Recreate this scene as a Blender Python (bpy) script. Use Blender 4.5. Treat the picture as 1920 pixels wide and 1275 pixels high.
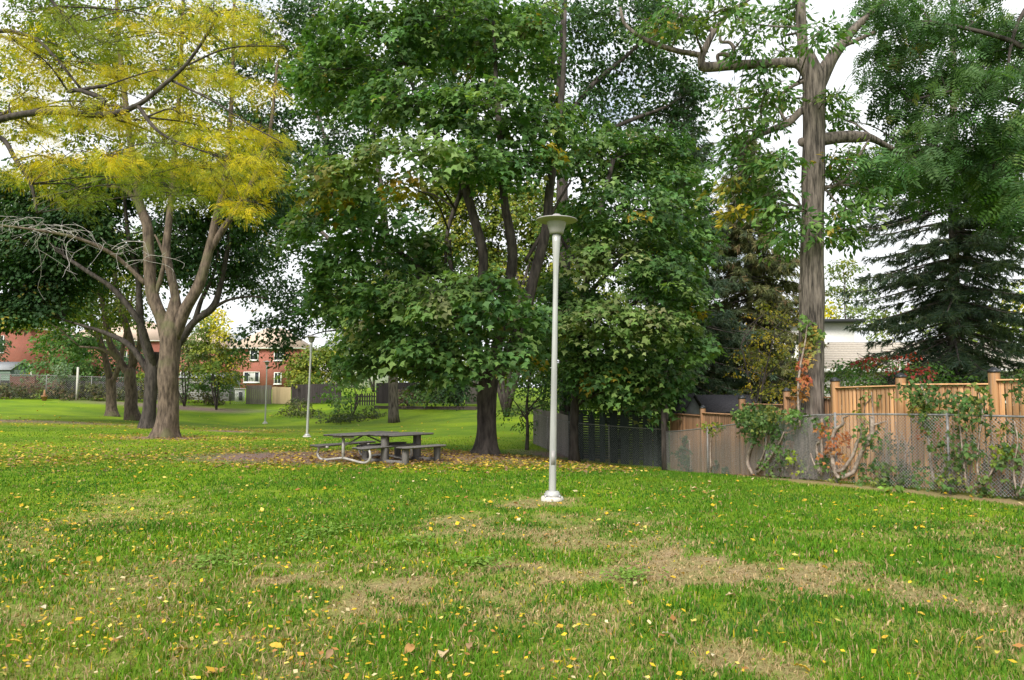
import bpy, math, random
import numpy as np
from mathutils import Vector, Matrix
rng = np.random.default_rng(7); random.seed(7)
S = bpy.context.scene
for o in list(bpy.data.objects): bpy.data.objects.remove(o)
COL = S.collection
pi = math.pi

# ------------------------------------------------------------------ camera, sky, sun, exposure
FPX, CU, CV, EYE = 1450.0, 960.0, 637.5, 1.6
PITCH = math.atan((735 - CV) / FPX)
cd = bpy.data.cameras.new('camera'); cam = bpy.data.objects.new('camera', cd); COL.objects.link(cam)
cam.location = (0, 0, EYE); cam.rotation_euler = (pi / 2 + PITCH, 0, 0)
cd.sensor_width = 36; cd.lens = FPX / 1920 * 36; cd.clip_start = .05; cd.clip_end = 2000
S.camera = cam
SUN_EL, SUN_AZ = math.radians(40), math.radians(205)      # azimuth clockwise from +Y (behind and left of the camera)
w = bpy.data.worlds.new('World'); S.world = w; w.use_nodes = True
nt = w.node_tree; nt.nodes.clear()
def N(tree, t, **kw):
    n = tree.nodes.new(t)
    for k, v in kw.items(): setattr(n, k, v)
    return n
sky = N(nt, 'ShaderNodeTexSky', sky_type='NISHITA', sun_disc=False, sun_elevation=SUN_EL, sun_rotation=SUN_AZ)
bg1 = N(nt, 'ShaderNodeBackground'); bg1.inputs[1].default_value = .11
bg2 = N(nt, 'ShaderNodeBackground'); bg2.inputs[0].default_value = (.95, .975, 1, 1); bg2.inputs[1].default_value = .82
tc = N(nt, 'ShaderNodeTexCoord'); mp = N(nt, 'ShaderNodeMapping'); mp.inputs['Scale'].default_value = (1, 1, 2.2)
nz = N(nt, 'ShaderNodeTexNoise'); nz.inputs['Scale'].default_value = 3.2; nz.inputs['Detail'].default_value = 6
rp = N(nt, 'ShaderNodeMapRange'); rp.inputs[1].default_value = .22; rp.inputs[2].default_value = .43
mx = N(nt, 'ShaderNodeMixShader'); out = N(nt, 'ShaderNodeOutputWorld')
L = nt.links.new
L(tc.outputs['Generated'], mp.inputs[0]); L(mp.outputs[0], nz.inputs['Vector']); L(nz.outputs[0], rp.inputs[0])
L(sky.outputs[0], bg1.inputs[0]); L(rp.outputs[0], mx.inputs[0]); L(bg1.outputs[0], mx.inputs[1]); L(bg2.outputs[0], mx.inputs[2])
L(mx.outputs[0], out.inputs[0])
ld = bpy.data.lights.new('sun', 'SUN'); ld.energy = 3.2; ld.angle = math.radians(24); ld.color = (1, .95, .86)
sun = bpy.data.objects.new('sun', ld); COL.objects.link(sun)
sdir = Vector((math.sin(SUN_AZ) * math.cos(SUN_EL), math.cos(SUN_AZ) * math.cos(SUN_EL), math.sin(SUN_EL)))
sun.rotation_euler = (-sdir).to_track_quat('-Z', 'Y').to_euler(); sun.location = (0, 0, 30)
S.view_settings.view_transform = 'Standard'; S.view_settings.look = 'None'
S.view_settings.exposure = .7; S.view_settings.gamma = 1; S.view_settings.use_curve_mapping = False
S.cycles.max_bounces = 7; S.cycles.diffuse_bounces = 5; S.cycles.glossy_bounces = 2; S.cycles.transmission_bounces = 3
S.cycles.transparent_max_bounces = 4; S.cycles.use_denoising = True; S.cycles.caustics_reflective = False; S.cycles.caustics_refractive = False

# ------------------------------------------------------------------ maths
sp, cp = math.sin(PITCH), math.cos(PITCH)
def at(u, v, Y):
    a, b = (u - CU) / FPX, (CV - v) / FPX
    t = Y / (cp - b * sp)
    return np.array([a * t, Y, EYE + t * (sp + b * cp)])
_lat = np.random.default_rng(3).random((8, 256, 256))
def vnoise(x, y, k=0):
    x = np.asarray(x, float); y = np.asarray(y, float)
    xi = np.floor(x).astype(int); yi = np.floor(y).astype(int); fx = x - xi; fy = y - yi
    fx = fx * fx * (3 - 2 * fx); fy = fy * fy * (3 - 2 * fy); Lk = _lat[k % 8]
    a = Lk[xi & 255, yi & 255]; b = Lk[(xi + 1) & 255, yi & 255]; c = Lk[xi & 255, (yi + 1) & 255]; d = Lk[(xi + 1) & 255, (yi + 1) & 255]
    return (a * (1 - fx) + b * fx) * (1 - fy) + (c * (1 - fx) + d * fx) * fy
def fbm(x, y, k=0, o=4):
    s = 0; a = .5; t = 0
    for i in range(o):
        s = s + a * vnoise(np.asarray(x) * 2 ** i + 17 * i, np.asarray(y) * 2 ** i + 5 * i, k + i); t += a; a *= .55
    return s / t
# terrain: thin-plate spline through points read off the photograph
_cp = [(0, -30, 0), (-25, -30, 0), (25, -30, 0), (-8, 3, 0), (0, 3, 0), (8, 3, 0), (-8, 8, 0), (0, 8, 0), (8, 8, 0), (-14, 14, .05), (12, 6, .1)]
for u, v, Y in [(1035, 938, 11.4), (1920, 938, 11.2), (1560, 905, 13.9), (1400, 893, 18), (1250, 885, 22), (1080, 866, 23.5), (1000, 834, 29), (910, 850, 20), (700, 864, 17.6),
                (313, 820, 27), (576, 820, 31), (497, 795, 51), (278, 803, 34), (248, 788, 43), (210, 780, 48), (0, 748, 56), (200, 752, 58), (340, 756, 60), (460, 758, 62),
                (600, 770, 56), (700, 766, 55), (890, 768, 50), (600, 797, 48), (760, 797, 42), (890, 806, 36), (980, 772, 47), (0, 790, 36), (-200, 746, 55), (0, 860, 19)]:
    _cp.append(tuple(at(u, v, Y)))
_cp += [(-60, 90, 1.9), (-30, 90, 1.9), (0, 90, 2), (40, 90, 1.6), (14, 26, -.2), (20, 36, .3), (26, 50, .8), (16, 15, .1), (24, 20, .2), (-30, 30, .1), (-120, 150, 2.4), (0, 180, 2.4), (120, 150, 2.4),
        (-150, 20, 0), (150, 20, 1), (-200, 300, 2.5), (200, 300, 2.5), (0, 400, 2.5), (0, -150, 0), (-200, -150, 0), (200, -150, 0), (9, 40, 0.4)]
_cp = np.array(_cp); _P = _cp[:, :2]
def _K(d2): return .5 * d2 * np.log(np.maximum(d2, 1e-9))
_d2 = ((_P[:, None] - _P[None]) ** 2).sum(-1); _n = len(_P)
_A = np.zeros((_n + 3, _n + 3)); _A[:_n, :_n] = _K(_d2) + np.eye(_n) * 3.0; _A[:_n, _n] = 1; _A[:_n, _n + 1:] = _P; _A[_n, :_n] = 1; _A[_n + 1:, :_n] = _P.T
_w = np.linalg.solve(_A, np.r_[_cp[:, 2], 0, 0, 0])
def gz(x, y):
    x = np.atleast_1d(np.asarray(x, float)); y = np.atleast_1d(np.asarray(y, float)); res = np.empty(len(x))
    for i in range(0, len(x), 20000):
        X = x[i:i + 20000]; Yy = y[i:i + 20000]
        d2 = (X[:, None] - _P[None, :, 0]) ** 2 + (Yy[:, None] - _P[None, :, 1]) ** 2
        res[i:i + 20000] = _K(d2) @ _w[:_n] + _w[_n] + _w[_n + 1] * X + _w[_n + 2] * Yy
    return np.clip(res, -1.3, 3.2)
def gz1(x, y): return float(gz(x, y)[0])
def gp(u, v, zz=0.0):                                     # where a pixel's ray meets the flat lawn
    a, b = (u - CU) / FPX, (CV - v) / FPX
    t = (zz - EYE) / (sp + b * cp); return np.array([a * t, t * (cp - b * sp)])
def foot(u, Y):
    x = at(u, 800, Y)[0]; return np.array([x, Y, gz1(x, Y)])

# ------------------------------------------------------------------ mesh helpers
WL = {}
class MB:
    def __init__(s): s.V = []; s.T = []; s.C = []; s.n = 0
    def add(s, V, T, col=None):
        V = np.asarray(V, float).reshape(-1, 3); T = np.asarray(T, int).reshape(-1, 3)
        s.V.append(V); s.T.append(T + s.n); s.n += len(V)
        if col is None: col = np.ones((len(V), 3))
        col = np.asarray(col, float)
        if col.ndim == 1: col = np.tile(col, (len(V), 1))
        s.C.append(col); return s
    def mesh(s, name, origin=(0, 0, 0), smooth=False):
        V = np.concatenate(s.V) - np.asarray(origin); T = np.concatenate(s.T); Cc = np.concatenate(s.C)
        m = bpy.data.meshes.new(name)
        m.vertices.add(len(V)); m.vertices.foreach_set('co', V.astype(np.float32).ravel())
        m.loops.add(3 * len(T)); m.loops.foreach_set('vertex_index', T.astype(np.int32).ravel())
        m.polygons.add(len(T)); m.polygons.foreach_set('loop_start', np.arange(0, 3 * len(T), 3, dtype=np.int32))
        if smooth: m.polygons.foreach_set('use_smooth', np.ones(len(T), bool))
        a = m.attributes.new('col', 'FLOAT_COLOR', 'POINT'); a.data.foreach_set('color', np.c_[Cc, np.ones(len(Cc))].astype(np.float32).ravel())
        m.update(calc_edges=True); m.validate(); return m
    def build(s, name, mat, parent=None, smooth=False, kind=None, origin=None):
        org = WL[parent.name] if parent is not None else (np.zeros(3) if origin is None else np.asarray(origin, float))
        o = bpy.data.objects.new(name, s.mesh(name, org, smooth)); COL.objects.link(o)
        o.data.materials.append(mat)
        if parent is not None: o.parent = parent
        else: o.location = org
        WL[o.name] = org
        if kind: o['kind'] = kind
        return o
def root(name, label, cat, loc=(0, 0, 0), group=None):
    o = bpy.data.objects.new(name, None); COL.objects.link(o); o.location = loc; o.empty_display_size = .2
    o['label'] = label; o['category'] = cat
    if group: o['group'] = group
    WL[o.name] = np.asarray(loc, float); return o
def tag(o, label, cat, group=None):
    o['label'] = label; o['category'] = cat
    if group: o['group'] = group
    return o
def copy_tree(o, label=None, parent=None):
    c = o.copy(); COL.objects.link(c)
    if parent is not None: c.parent = parent
    if label: c['label'] = label
    WL[c.name] = WL.get(o.name, np.zeros(3))
    for ch in [x for x in bpy.data.objects if x.parent == o]: copy_tree(ch, None, c)
    return c
def box(c, s, rz=0.0, col=None):
    """centre, full size, rotation about z"""
    h = np.asarray(s, float) / 2
    V = np.array([[x, y, z] for x in (-1, 1) for y in (-1, 1) for z in (-1, 1)]) * h
    ca, sa = math.cos(rz), math.sin(rz)
    V = np.c_[V[:, 0] * ca - V[:, 1] * sa, V[:, 0] * sa + V[:, 1] * ca, V[:, 2]] + np.asarray(c, float)
    T = [(0, 1, 3), (0, 3, 2), (4, 6, 7), (4, 7, 5), (0, 4, 5), (0, 5, 1), (2, 3, 7), (2, 7, 6), (0, 2, 6), (0, 6, 4), (1, 5, 7), (1, 7, 3)]
    return V, T
def smooth_path(P, sub):
    P = np.asarray(P, float); n = len(P)
    if n < 3 or sub <= 1:
        t = np.linspace(0, n - 1, max(2, (n - 1) * sub + 1)); return np.stack([np.interp(t, np.arange(n), P[:, i]) for i in range(P.shape[1])], 1)
    Q = np.vstack([2 * P[0] - P[1], P, 2 * P[-1] - P[-2]]); o = []
    for i in range(1, n):
        p0, p1, p2, p3 = Q[i - 1], Q[i], Q[i + 1], Q[i + 2]
        for t in np.arange(sub) / sub:
            o.append(.5 * (2 * p1 + (p2 - p0) * t + (2 * p0 - 5 * p1 + 4 * p2 - p3) * t * t + (3 * p1 - p0 - 3 * p2 + p3) * t ** 3))
    o.append(P[-1]); return np.array(o)
def tube(P, R, n=8, sub=4, ridge=0.0, flare=0.0, fh=.5, seed=0, cap=True, knob=0.0):
    Q = smooth_path(np.c_[np.asarray(P, float), np.asarray(R, float)], sub); P = Q[:, :3]; R = np.maximum(Q[:, 3], 1e-4)
    T = np.gradient(P, axis=0); T /= np.linalg.norm(T, axis=1)[:, None] + 1e-9
    ref = np.array([0, 1, 0.]) if abs(T[0][1]) < .8 else np.array([1., 0, 0])
    u = np.cross(T[0], ref); u /= np.linalg.norm(u); V = []; m = len(P)
    a = np.arange(n) * 2 * pi / n; s = np.r_[0, np.cumsum(np.linalg.norm(np.diff(P, axis=0), axis=1))]
    for i in range(m):
        u = u - T[i] * (u @ T[i]); u /= np.linalg.norm(u) + 1e-9; v = np.cross(T[i], u)
        r = np.full(n, R[i])
        if ridge: r = r * (1 + ridge * (vnoise(a / (2 * pi) * n * .37 + seed, np.full(n, s[i] * 1.3 + seed), 1) - .5) * 2)
        if knob: r = r * (1 + knob * (fbm(np.cos(a) * 1.2 + 9 + seed, np.sin(a) * 1.2 + s[i] * 1.5 + 9, 2, 3) - .5) * 2)
        if flare:
            h = P[i][2] - P[0][2]; r = r * (1 + flare * math.exp(-max(h, 0) / fh * 2.2) * (.55 + .45 * np.sin(5 * a + seed) + .3 * np.sin(3 * a + 1 + seed)))
        V.append(P[i] + np.cos(a)[:, None] * u * r[:, None] + np.sin(a)[:, None] * v * r[:, None])
    V = np.concatenate(V); i, j = np.meshgrid(np.arange(m - 1), np.arange(n), indexing='ij'); i = i.ravel(); j = j.ravel(); k = (j + 1) % n
    A, B, C_, D = i * n + j, i * n + k, (i + 1) * n + k, (i + 1) * n + j
    F = np.concatenate([np.c_[A, B, C_], np.c_[A, C_, D]])
    if cap:
        V = np.vstack([V, P[-1], P[0]]); e = len(V); j = np.arange(n); k = (j + 1) % n
        F = np.concatenate([F, np.c_[(m - 1) * n + j, (m - 1) * n + k, np.full(n, e - 2)], np.c_[k, j, np.full(n, e - 1)]])
    return V, F
def sticks(A, B, r0, r1, n=3):
    A = np.asarray(A, float).reshape(-1, 3); B = np.asarray(B, float).reshape(-1, 3); m = len(A)
    r0 = np.broadcast_to(np.asarray(r0, float), m); r1 = np.broadcast_to(np.asarray(r1, float), m)
    T = B - A; T /= np.linalg.norm(T, axis=1)[:, None] + 1e-9
    ref = np.where(np.abs(T[:, 2:3]) < .8, np.array([[0, 0, 1.]]), np.array([[1., 0, 0]]))
    u = np.cross(T, ref); u /= np.linalg.norm(u, axis=1)[:, None] + 1e-9; v = np.cross(T, u); V = np.empty((m, 2 * n, 3))
    for k in range(n):
        d = u * math.cos(2 * pi * k / n) + v * math.sin(2 * pi * k / n)
        V[:, k] = A + d * r0[:, None]; V[:, n + k] = B + d * r1[:, None]
    F = []
    for k in range(n):
        l = (k + 1) % n; F += [(k, l, n + l), (k, n + l, n + k)]
    F = (np.arange(m) * 2 * n)[:, None, None] + np.array(F)[None]
    return V.reshape(-1, 3), F.reshape(-1, 3)
def lathe(prof, n=32, c=(0, 0, 0), ph=0.0):
    prof = np.asarray(prof, float); a = np.arange(n) * 2 * pi / n + ph; m = len(prof)
    V = np.concatenate([np.c_[np.cos(a) * r, np.sin(a) * r, np.full(n, z)] for r, z in prof]) + np.asarray(c)
    F = []
    for i in range(m - 1):
        for j in range(n):
            k = (j + 1) % n; F += [(i * n + j, i * n + k, (i + 1) * n + k), (i * n + j, (i + 1) * n + k, (i + 1) * n + j)]
    return V, F
def norm(v): return v / (np.linalg.norm(v, axis=-1, keepdims=True) + 1e-9)
# leaf templates: vertices (side, forward, up) and triangles
TPL = {
 'leaf': (np.array([[0, 0, 0], [.32, .42, -.05], [0, 1, -.16], [-.32, .42, -.05]]), [(0, 1, 2), (0, 2, 3)]),
 'long': (np.array([[0, 0, 0], [.2, .5, -.04], [0, 1, -.2], [-.2, .5, -.04]]), [(0, 1, 2), (0, 2, 3)]),
 'needle': (np.array([[-.09, 0, 0], [.09, 0, 0], [.05, 1, -.12]]), [(0, 1, 2)]),
 'maple': (np.array([[0, 0, 0], [.58, .3, -.1], [.24, .52, 0], [0, 1, -.16], [-.24, .52, 0], [-.58, .3, -.1]]), [(0, 1, 2), (0, 2, 3), (0, 3, 4), (0, 4, 5)]),
}
def frond(pairs, lw, ll, droop):
    V = [[-.012, 0, 0], [.012, 0, 0], [0, 1, -droop]]; T = [(0, 1, 2)]
    for i in range(pairs):
        f = .12 + .86 * i / (pairs - 1); z = -droop * f * f; L_ = ll * (1 - .35 * abs(f - .45))
        for sgn in (-1, 1):
            n = len(V); V += [[0, f, z], [sgn * L_ * .5, f + .12 * L_ - lw, z - .02], [sgn * L_, f + .25 * L_, z - .1 * L_], [sgn * L_ * .5, f + .12 * L_ + lw, z - .02]]
            T += [(n, n + 1, n + 2), (n, n + 2, n + 3)] if lw > .06 else [(n + 1, n + 2, n + 3)]
    return np.array(V), T
TPL['locust'] = frond(6, .055, .38, .25)
TPL['ash'] = frond(4, .11, .62, .3)
def leaves(mb, tpl, P, Fw, Nn, size, col):
    V0, T0 = TPL[tpl]; T0 = np.array(T0); m = len(P); k = len(V0)
    Fw = norm(Fw); Sd = norm(np.cross(Fw, Nn)); Nn = np.cross(Sd, Fw); size = np.broadcast_to(size, m)
    V = P[:, None] + size[:, None, None] * (V0[None, :, 0:1] * Sd[:, None] + V0[None, :, 1:2] * Fw[:, None] + V0[None, :, 2:3] * Nn[:, None])
    T = (np.arange(m) * k)[:, None, None] + T0[None]
    mb.add(V.reshape(-1, 3), T.reshape(-1, 3), np.repeat(col, k, 0))
def palette(cols, wts, n): return np.array(cols)[rng.choice(len(cols), n, p=np.array(wts) / sum(wts))]
def spray_leaves(mb, tpl, C, O, R, per, size, pal, droop=.5, flat=.75, jit=.35, vary=.3, hang=.35):
    """C spray centres, O outward directions, R spray radii; each spray is a drooping tier of leaves"""
    m = len(C)
    if m == 0: return
    n = norm(np.array([0, 0, 1.]) * flat + O * (1 - flat) * 1.2 + rng.normal(0, .22, (m, 3)))
    t1 = norm(O - n * (O * n).sum(1, keepdims=True) + rng.normal(0, .05, (m, 3))); t2 = np.cross(n, t1)
    k = m * per; idx = np.repeat(np.arange(m), per); r = np.sqrt(rng.random(k)) * R[idx]; a = rng.random(k) * 2 * pi
    ca, sa = np.cos(a)[:, None], np.sin(a)[:, None]
    rad = t1[idx] * ca + t2[idx] * sa
    P = C[idx] + rad * r[:, None] + n[idx] * rng.normal(0, .14, k)[:, None] * R[idx][:, None]
    P[:, 2] -= droop * r * r / R[idx]
    Fw = rad * .8 + t1[idx] * .5 + rng.normal(0, .35, (k, 3)); Fw[:, 2] -= hang
    Nn = n[idx] + rng.normal(0, jit, (k, 3))
    cols, wts = pal; sc = palette(cols, wts, m)[idx]; lc = palette(cols, wts, k)
    col = sc * .7 + lc * .3
    col = col * (1 + vary * (rng.random(m)[idx] - .5) * 2)[:, None] * (1 + .22 * (rng.random(k) - .5) * 2)[:, None]
    leaves(mb, tpl, P, Fw, Nn, size * (.7 + .6 * rng.random(k)), np.clip(col, .003, 1))

# ------------------------------------------------------------------ materials
def new_mat(name, rough=.7, spec=.3, metal=0.0):
    m = bpy.data.materials.new(name); m.use_nodes = True; t = m.node_tree; b = t.nodes['Principled BSDF']
    b.inputs['Roughness'].default_value = rough; b.inputs['Specular IOR Level'].default_value = spec; b.inputs['Metallic'].default_value = metal
    return m, t, b
def noise_mat(name, c1, c2, scale=(1, 1, 1), ns=6.0, rough=.8, spec=.25, bump=.3, dist=.01, metal=0.0, lo=.35, hi=.65, rnd=0.0, c3=None, c3scale=.8, c3lo=.55, c3hi=.7):
    m, t, b = new_mat(name, rough, spec, metal); l = t.links.new
    tc = N(t, 'ShaderNodeTexCoord'); mp = N(t, 'ShaderNodeMapping'); mp.inputs['Scale'].default_value = scale
    nz = N(t, 'ShaderNodeTexNoise'); nz.inputs['Scale'].default_value = ns; nz.inputs['Detail'].default_value = 7; nz.inputs['Roughness'].default_value = .62
    mr = N(t, 'ShaderNodeMapRange'); mr.inputs[1].default_value = lo; mr.inputs[2].default_value = hi
    mix = N(t, 'ShaderNodeMix', data_type='RGBA'); mix.inputs[6].default_value = (*c1, 1); mix.inputs[7].default_value = (*c2, 1)
    l(tc.outputs['Object'], mp.inputs[0]); l(mp.outputs[0], nz.inputs['Vector']); l(nz.outputs[0], mr.inputs[0]); l(mr.outputs[0], mix.inputs[0])
    res = mix.outputs[2]
    if c3:
        n3 = N(t, 'ShaderNodeTexNoise'); n3.inputs['Scale'].default_value = c3scale; n3.inputs['Detail'].default_value = 4; l(tc.outputs['Object'], n3.inputs['Vector'])
        r3 = N(t, 'ShaderNodeMapRange'); r3.inputs[1].default_value = c3lo; r3.inputs[2].default_value = c3hi; l(n3.outputs[0], r3.inputs[0])
        m3 = N(t, 'ShaderNodeMix', data_type='RGBA'); m3.inputs[7].default_value = (*c3, 1); l(r3.outputs[0], m3.inputs[0]); l(res, m3.inputs[6]); res = m3.outputs[2]
    if rnd:
        oi = N(t, 'ShaderNodeObjectInfo'); r = N(t, 'ShaderNodeMapRange'); r.inputs[3].default_value = 1 - rnd; r.inputs[4].default_value = 1 + rnd; l(oi.outputs['Random'], r.inputs[0])
        hs = N(t, 'ShaderNodeHueSaturation'); l(r.outputs[0], hs.inputs['Value']); l(res, hs.inputs['Color']); res = hs.outputs[0]
        va = N(t, 'ShaderNodeVectorMath', operation='ADD'); l(mp.outputs[0], va.inputs[0]); cx = N(t, 'ShaderNodeVectorMath', operation='SCALE'); cx.inputs[0].default_value = (31, 17, 9)
        l(oi.outputs['Random'], cx.inputs['Scale']); l(cx.outputs[0], va.inputs[1]); l(va.outputs[0], nz.inputs['Vector'])
    l(res, b.inputs['Base Color'])
    if bump:
        bp = N(t, 'ShaderNodeBump'); bp.inputs['Strength'].default_value = bump; bp.inputs['Distance'].default_value = dist; l(nz.outputs[0], bp.inputs['Height']); l(bp.outputs[0], b.inputs['Normal'])
    return m
def leaf_mat(name, trans=.35, rough=.5, spec=.4, tint=(1.25, 1.3, .55)):
    m, t, b = new_mat(name, rough, spec); l = t.links.new
    at_ = N(t, 'ShaderNodeAttribute', attribute_name='col'); l(at_.outputs['Color'], b.inputs['Base Color'])
    tr = N(t, 'ShaderNodeBsdfTranslucent'); mul = N(t, 'ShaderNodeMix', data_type='RGBA', blend_type='MULTIPLY'); mul.inputs[0].default_value = 1; mul.inputs[7].default_value = (*tint, 1)
    l(at_.outputs['Color'], mul.inputs[6]); l(mul.outputs[2], tr.inputs[0])
    mx = N(t, 'ShaderNodeMixShader'); mx.inputs[0].default_value = trans; l(b.outputs[0], mx.inputs[1]); l(tr.outputs[0], mx.inputs[2])
    l(mx.outputs[0], t.nodes['Material Output'].inputs['Surface']); return m
def plain(name, c, rough=.6, spec=.4, metal=0.0):
    m, t, b = new_mat(name, rough, spec, metal); b.inputs['Base Color'].default_value = (*c, 1); return m
M = {}
M['leaf'] = leaf_mat('leaf_surface', .35, .55, .28); M['grass'] = leaf_mat('grass_blade', .3, .7, .08, (1.2, 1.25, .4)); M['dry_leaf'] = leaf_mat('fallen_leaf_surface', .2, .6, .3, (1.1, 1, .6))
M['needle'] = leaf_mat('needle_surface', .25, .6, .25)
M['bark_brown'] = noise_mat('brown_bark', (.045, .033, .025), (.175, .13, .098), (1, 1, .25), 11, bump=.9, dist=.03, c3=(.13, .13, .06), c3scale=.9)
M['bark_dark'] = noise_mat('dark_bark', (.022, .018, .016), (.085, .07, .062), (1, 1, .25), 10, bump=.9, dist=.03)
M['bark_grey'] = noise_mat('grey_ridged_bark', (.035, .029, .025), (.2, .166, .143), (1, 1, .12), 19, bump=1.0, dist=.035, lo=.36, hi=.62)
M['bark_conifer'] = noise_mat('conifer_bark', (.05, .04, .037), (.2, .165, .15), (1, 1, .4), 9, bump=.8, dist=.02)
M['dead_wood'] = noise_mat('dead_twig', (.24, .225, .21), (.44, .41, .39), (1, 1, 1), 20, bump=0)
M['vine_wood'] = noise_mat('vine_stem_bark', (.13, .1, .08), (.38, .31, .26), (1, 1, 1), 16, bump=.5)
M['cedar'] = noise_mat('cedar_wood', (.42, .205, .085), (.68, .39, .19), (3.5, 3.5, .35), 5, rough=.75, bump=.25, dist=.004, rnd=.3, c3=(.3, .22, .17), c3scale=2.2, c3lo=.52, c3hi=.75)
M['cedar_old'] = noise_mat('shade_darkened_cedar', (.2, .1, .05), (.38, .21, .11), (3.5, 3.5, .35), 5, rough=.75, bump=.25, dist=.004, rnd=.3, c3=(.2, .15, .12), c3scale=2.2, c3lo=.5, c3hi=.72)  # darker copy of the cedar, tree shade put into its colour
M['black_metal'] = plain('black_cap_metal', (.02, .022, .025), .35, .5)
M['galv'] = noise_mat('galvanised_steel', (.3, .3, .31), (.48, .48, .49), (1, 1, 1), 30, rough=.45, spec=.5, bump=0, metal=.35)
M['lamp'] = noise_mat('pale_lamp_metal', (.32, .32, .315), (.48, .48, .465), (1, 1, .12), 7, rough=.36, spec=.5, bump=.05, metal=.25)
M['lamp_shade'] = noise_mat('lamp_shade_metal', (.27, .255, .25), (.34, .32, .315), (1, 1, 1), 6, rough=.5, spec=.4, bump=0, metal=.1)
M['old_galv'] = noise_mat('dull_old_steel', (.14, .135, .135), (.27, .265, .26), (1, 1, 1), 14, rough=.6, bump=0, metal=.2)
M['concrete'] = noise_mat('pale_concrete', (.42, .4, .36), (.6, .58, .53), (1, 1, 1), 25, bump=.3, dist=.005)
M['table_wood'] = noise_mat('weathered_grey_plank', (.085, .08, .078), (.24, .225, .215), (6, .5, 6), 7, bump=.35, dist=.005, rnd=.15)
M['table_steel'] = noise_mat('dull_steel_pipe', (.33, .31, .29), (.5, .47, .44), (1, 1, 1), 12, rough=.5, spec=.45, bump=0, metal=.25)
M['post_wood'] = noise_mat('grey_timber_post', (.09, .085, .08), (.2, .185, .175), (4, 4, .5), 8, bump=.3, dist=.005)
M['green_fence'] = noise_mat('dark_green_fence_paint', (.025, .034, .035), (.06, .074, .074), (3, 3, .5), 6, bump=.2, dist=.004, rnd=.25)
M['grey_board'] = noise_mat('weathered_grey_board', (.12, .1, .095), (.27, .24, .225), (4, 4, .4), 5, bump=.3, dist=.005, rnd=.2)
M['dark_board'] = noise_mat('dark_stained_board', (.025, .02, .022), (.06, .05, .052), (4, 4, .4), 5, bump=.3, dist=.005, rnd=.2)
M['tan_board'] = noise_mat('new_tan_board', (.42, .31, .18), (.58, .46, .29), (4, 4, .4), 5, bump=.2, dist=.005, rnd=.12)
M['red_board'] = noise_mat('red_brown_board', (.1, .04, .03), (.19, .085, .06), (.4, 4, 4), 5, bump=.2, dist=.005, rnd=.15)
M['white_paint'] = noise_mat('white_paint', (.66, .66, .64), (.8, .8, .78), (1, 1, 1), 3, rough=.55, bump=0)
M['stucco'] = noise_mat('white_stucco', (.68, .66, .63), (.78, .76, .73), (1, 1, 1), 8, rough=.9, bump=.1)
M['dark_fascia'] = plain('dark_fascia', (.035, .035, .04), .5)
M['glass'] = plain('window_glass', (.03, .035, .045), .08, .6)
M['curtain'] = noise_mat('pale_curtain', (.3, .3, .28), (.5, .5, .48), (8, 8, .2), 4, bump=0)
M['tan_roof'] = noise_mat('tan_shingle', (.36, .32, .27), (.52, .47, .41), (3, 3, 3), 5, bump=.2, rough=.9)
M['rose_roof'] = noise_mat('rose_tan_shingle', (.45, .34, .27), (.6, .47, .38), (2, 2, 2), 6, bump=.2, rough=.9)
M['dark_roof'] = noise_mat('dark_shingle', (.035, .033, .04), (.085, .08, .09), (2, 2, 2), 9, bump=.3, rough=.9)
M['grey_roof'] = noise_mat('grey_shingle', (.2, .21, .22), (.33, .34, .35), (2, 2, 2), 9, bump=.3, rough=.9)
M['siding_green'] = noise_mat('grey_green_siding', (.13, .18, .15), (.2, .26, .22), (1, 1, 1), 5, bump=0)
M['siding_grey'] = noise_mat('grey_siding', (.2, .195, .19), (.33, .32, .315), (1, 1, 4), 4, bump=0, rnd=.12)
M['shed_wall'] = noise_mat('slate_shed_wall', (.16, .17, .17), (.25, .26, .26), (1, 1, 1), 5, bump=0)
M['timber'] = noise_mat('old_edging_timber', (.045, .035, .033), (.13, .1, .09), (.6, 2, 2), 5, bump=.4, rnd=.2)
M['clay'] = noise_mat('clay', (.3, .14, .08), (.42, .22, .13), (1, 1, 1), 6, bump=.1)
def brick_mat():
    m, t, b = new_mat('red_brick', .85, .2); l = t.links.new
    tc = N(t, 'ShaderNodeTexCoord'); mp = N(t, 'ShaderNodeMapping'); mp.inputs['Rotation'].default_value = (pi / 2, 0, 0)
    br = N(t, 'ShaderNodeTexBrick'); br.inputs['Scale'].default_value = 1; br.inputs['Brick Width'].default_value = .22; br.inputs['Row Height'].default_value = .075; br.inputs['Mortar Size'].default_value = .007
    br.inputs['Color1'].default_value = (.3, .08, .055, 1); br.inputs['Color2'].default_value = (.23, .065, .045, 1); br.inputs['Mortar'].default_value = (.4, .25, .2, 1)
    nz = N(t, 'ShaderNodeTexNoise'); nz.inputs['Scale'].default_value = .7; nz.inputs['Detail'].default_value = 6; mr = N(t, 'ShaderNodeMapRange'); mr.inputs[3].default_value = .75; mr.inputs[4].default_value = 1.25
    hs = N(t, 'ShaderNodeHueSaturation'); l(tc.outputs['Object'], mp.inputs[0]); l(mp.outputs[0], br.inputs['Vector']); l(tc.outputs['Object'], nz.inputs['Vector']); l(nz.outputs[0], mr.inputs[0]); l(mr.outputs[0], hs.inputs['Value'])
    l(br.outputs[0], hs.inputs['Color']); l(hs.outputs[0], b.inputs['Base Color']); return m
M['brick'] = brick_mat()

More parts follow.
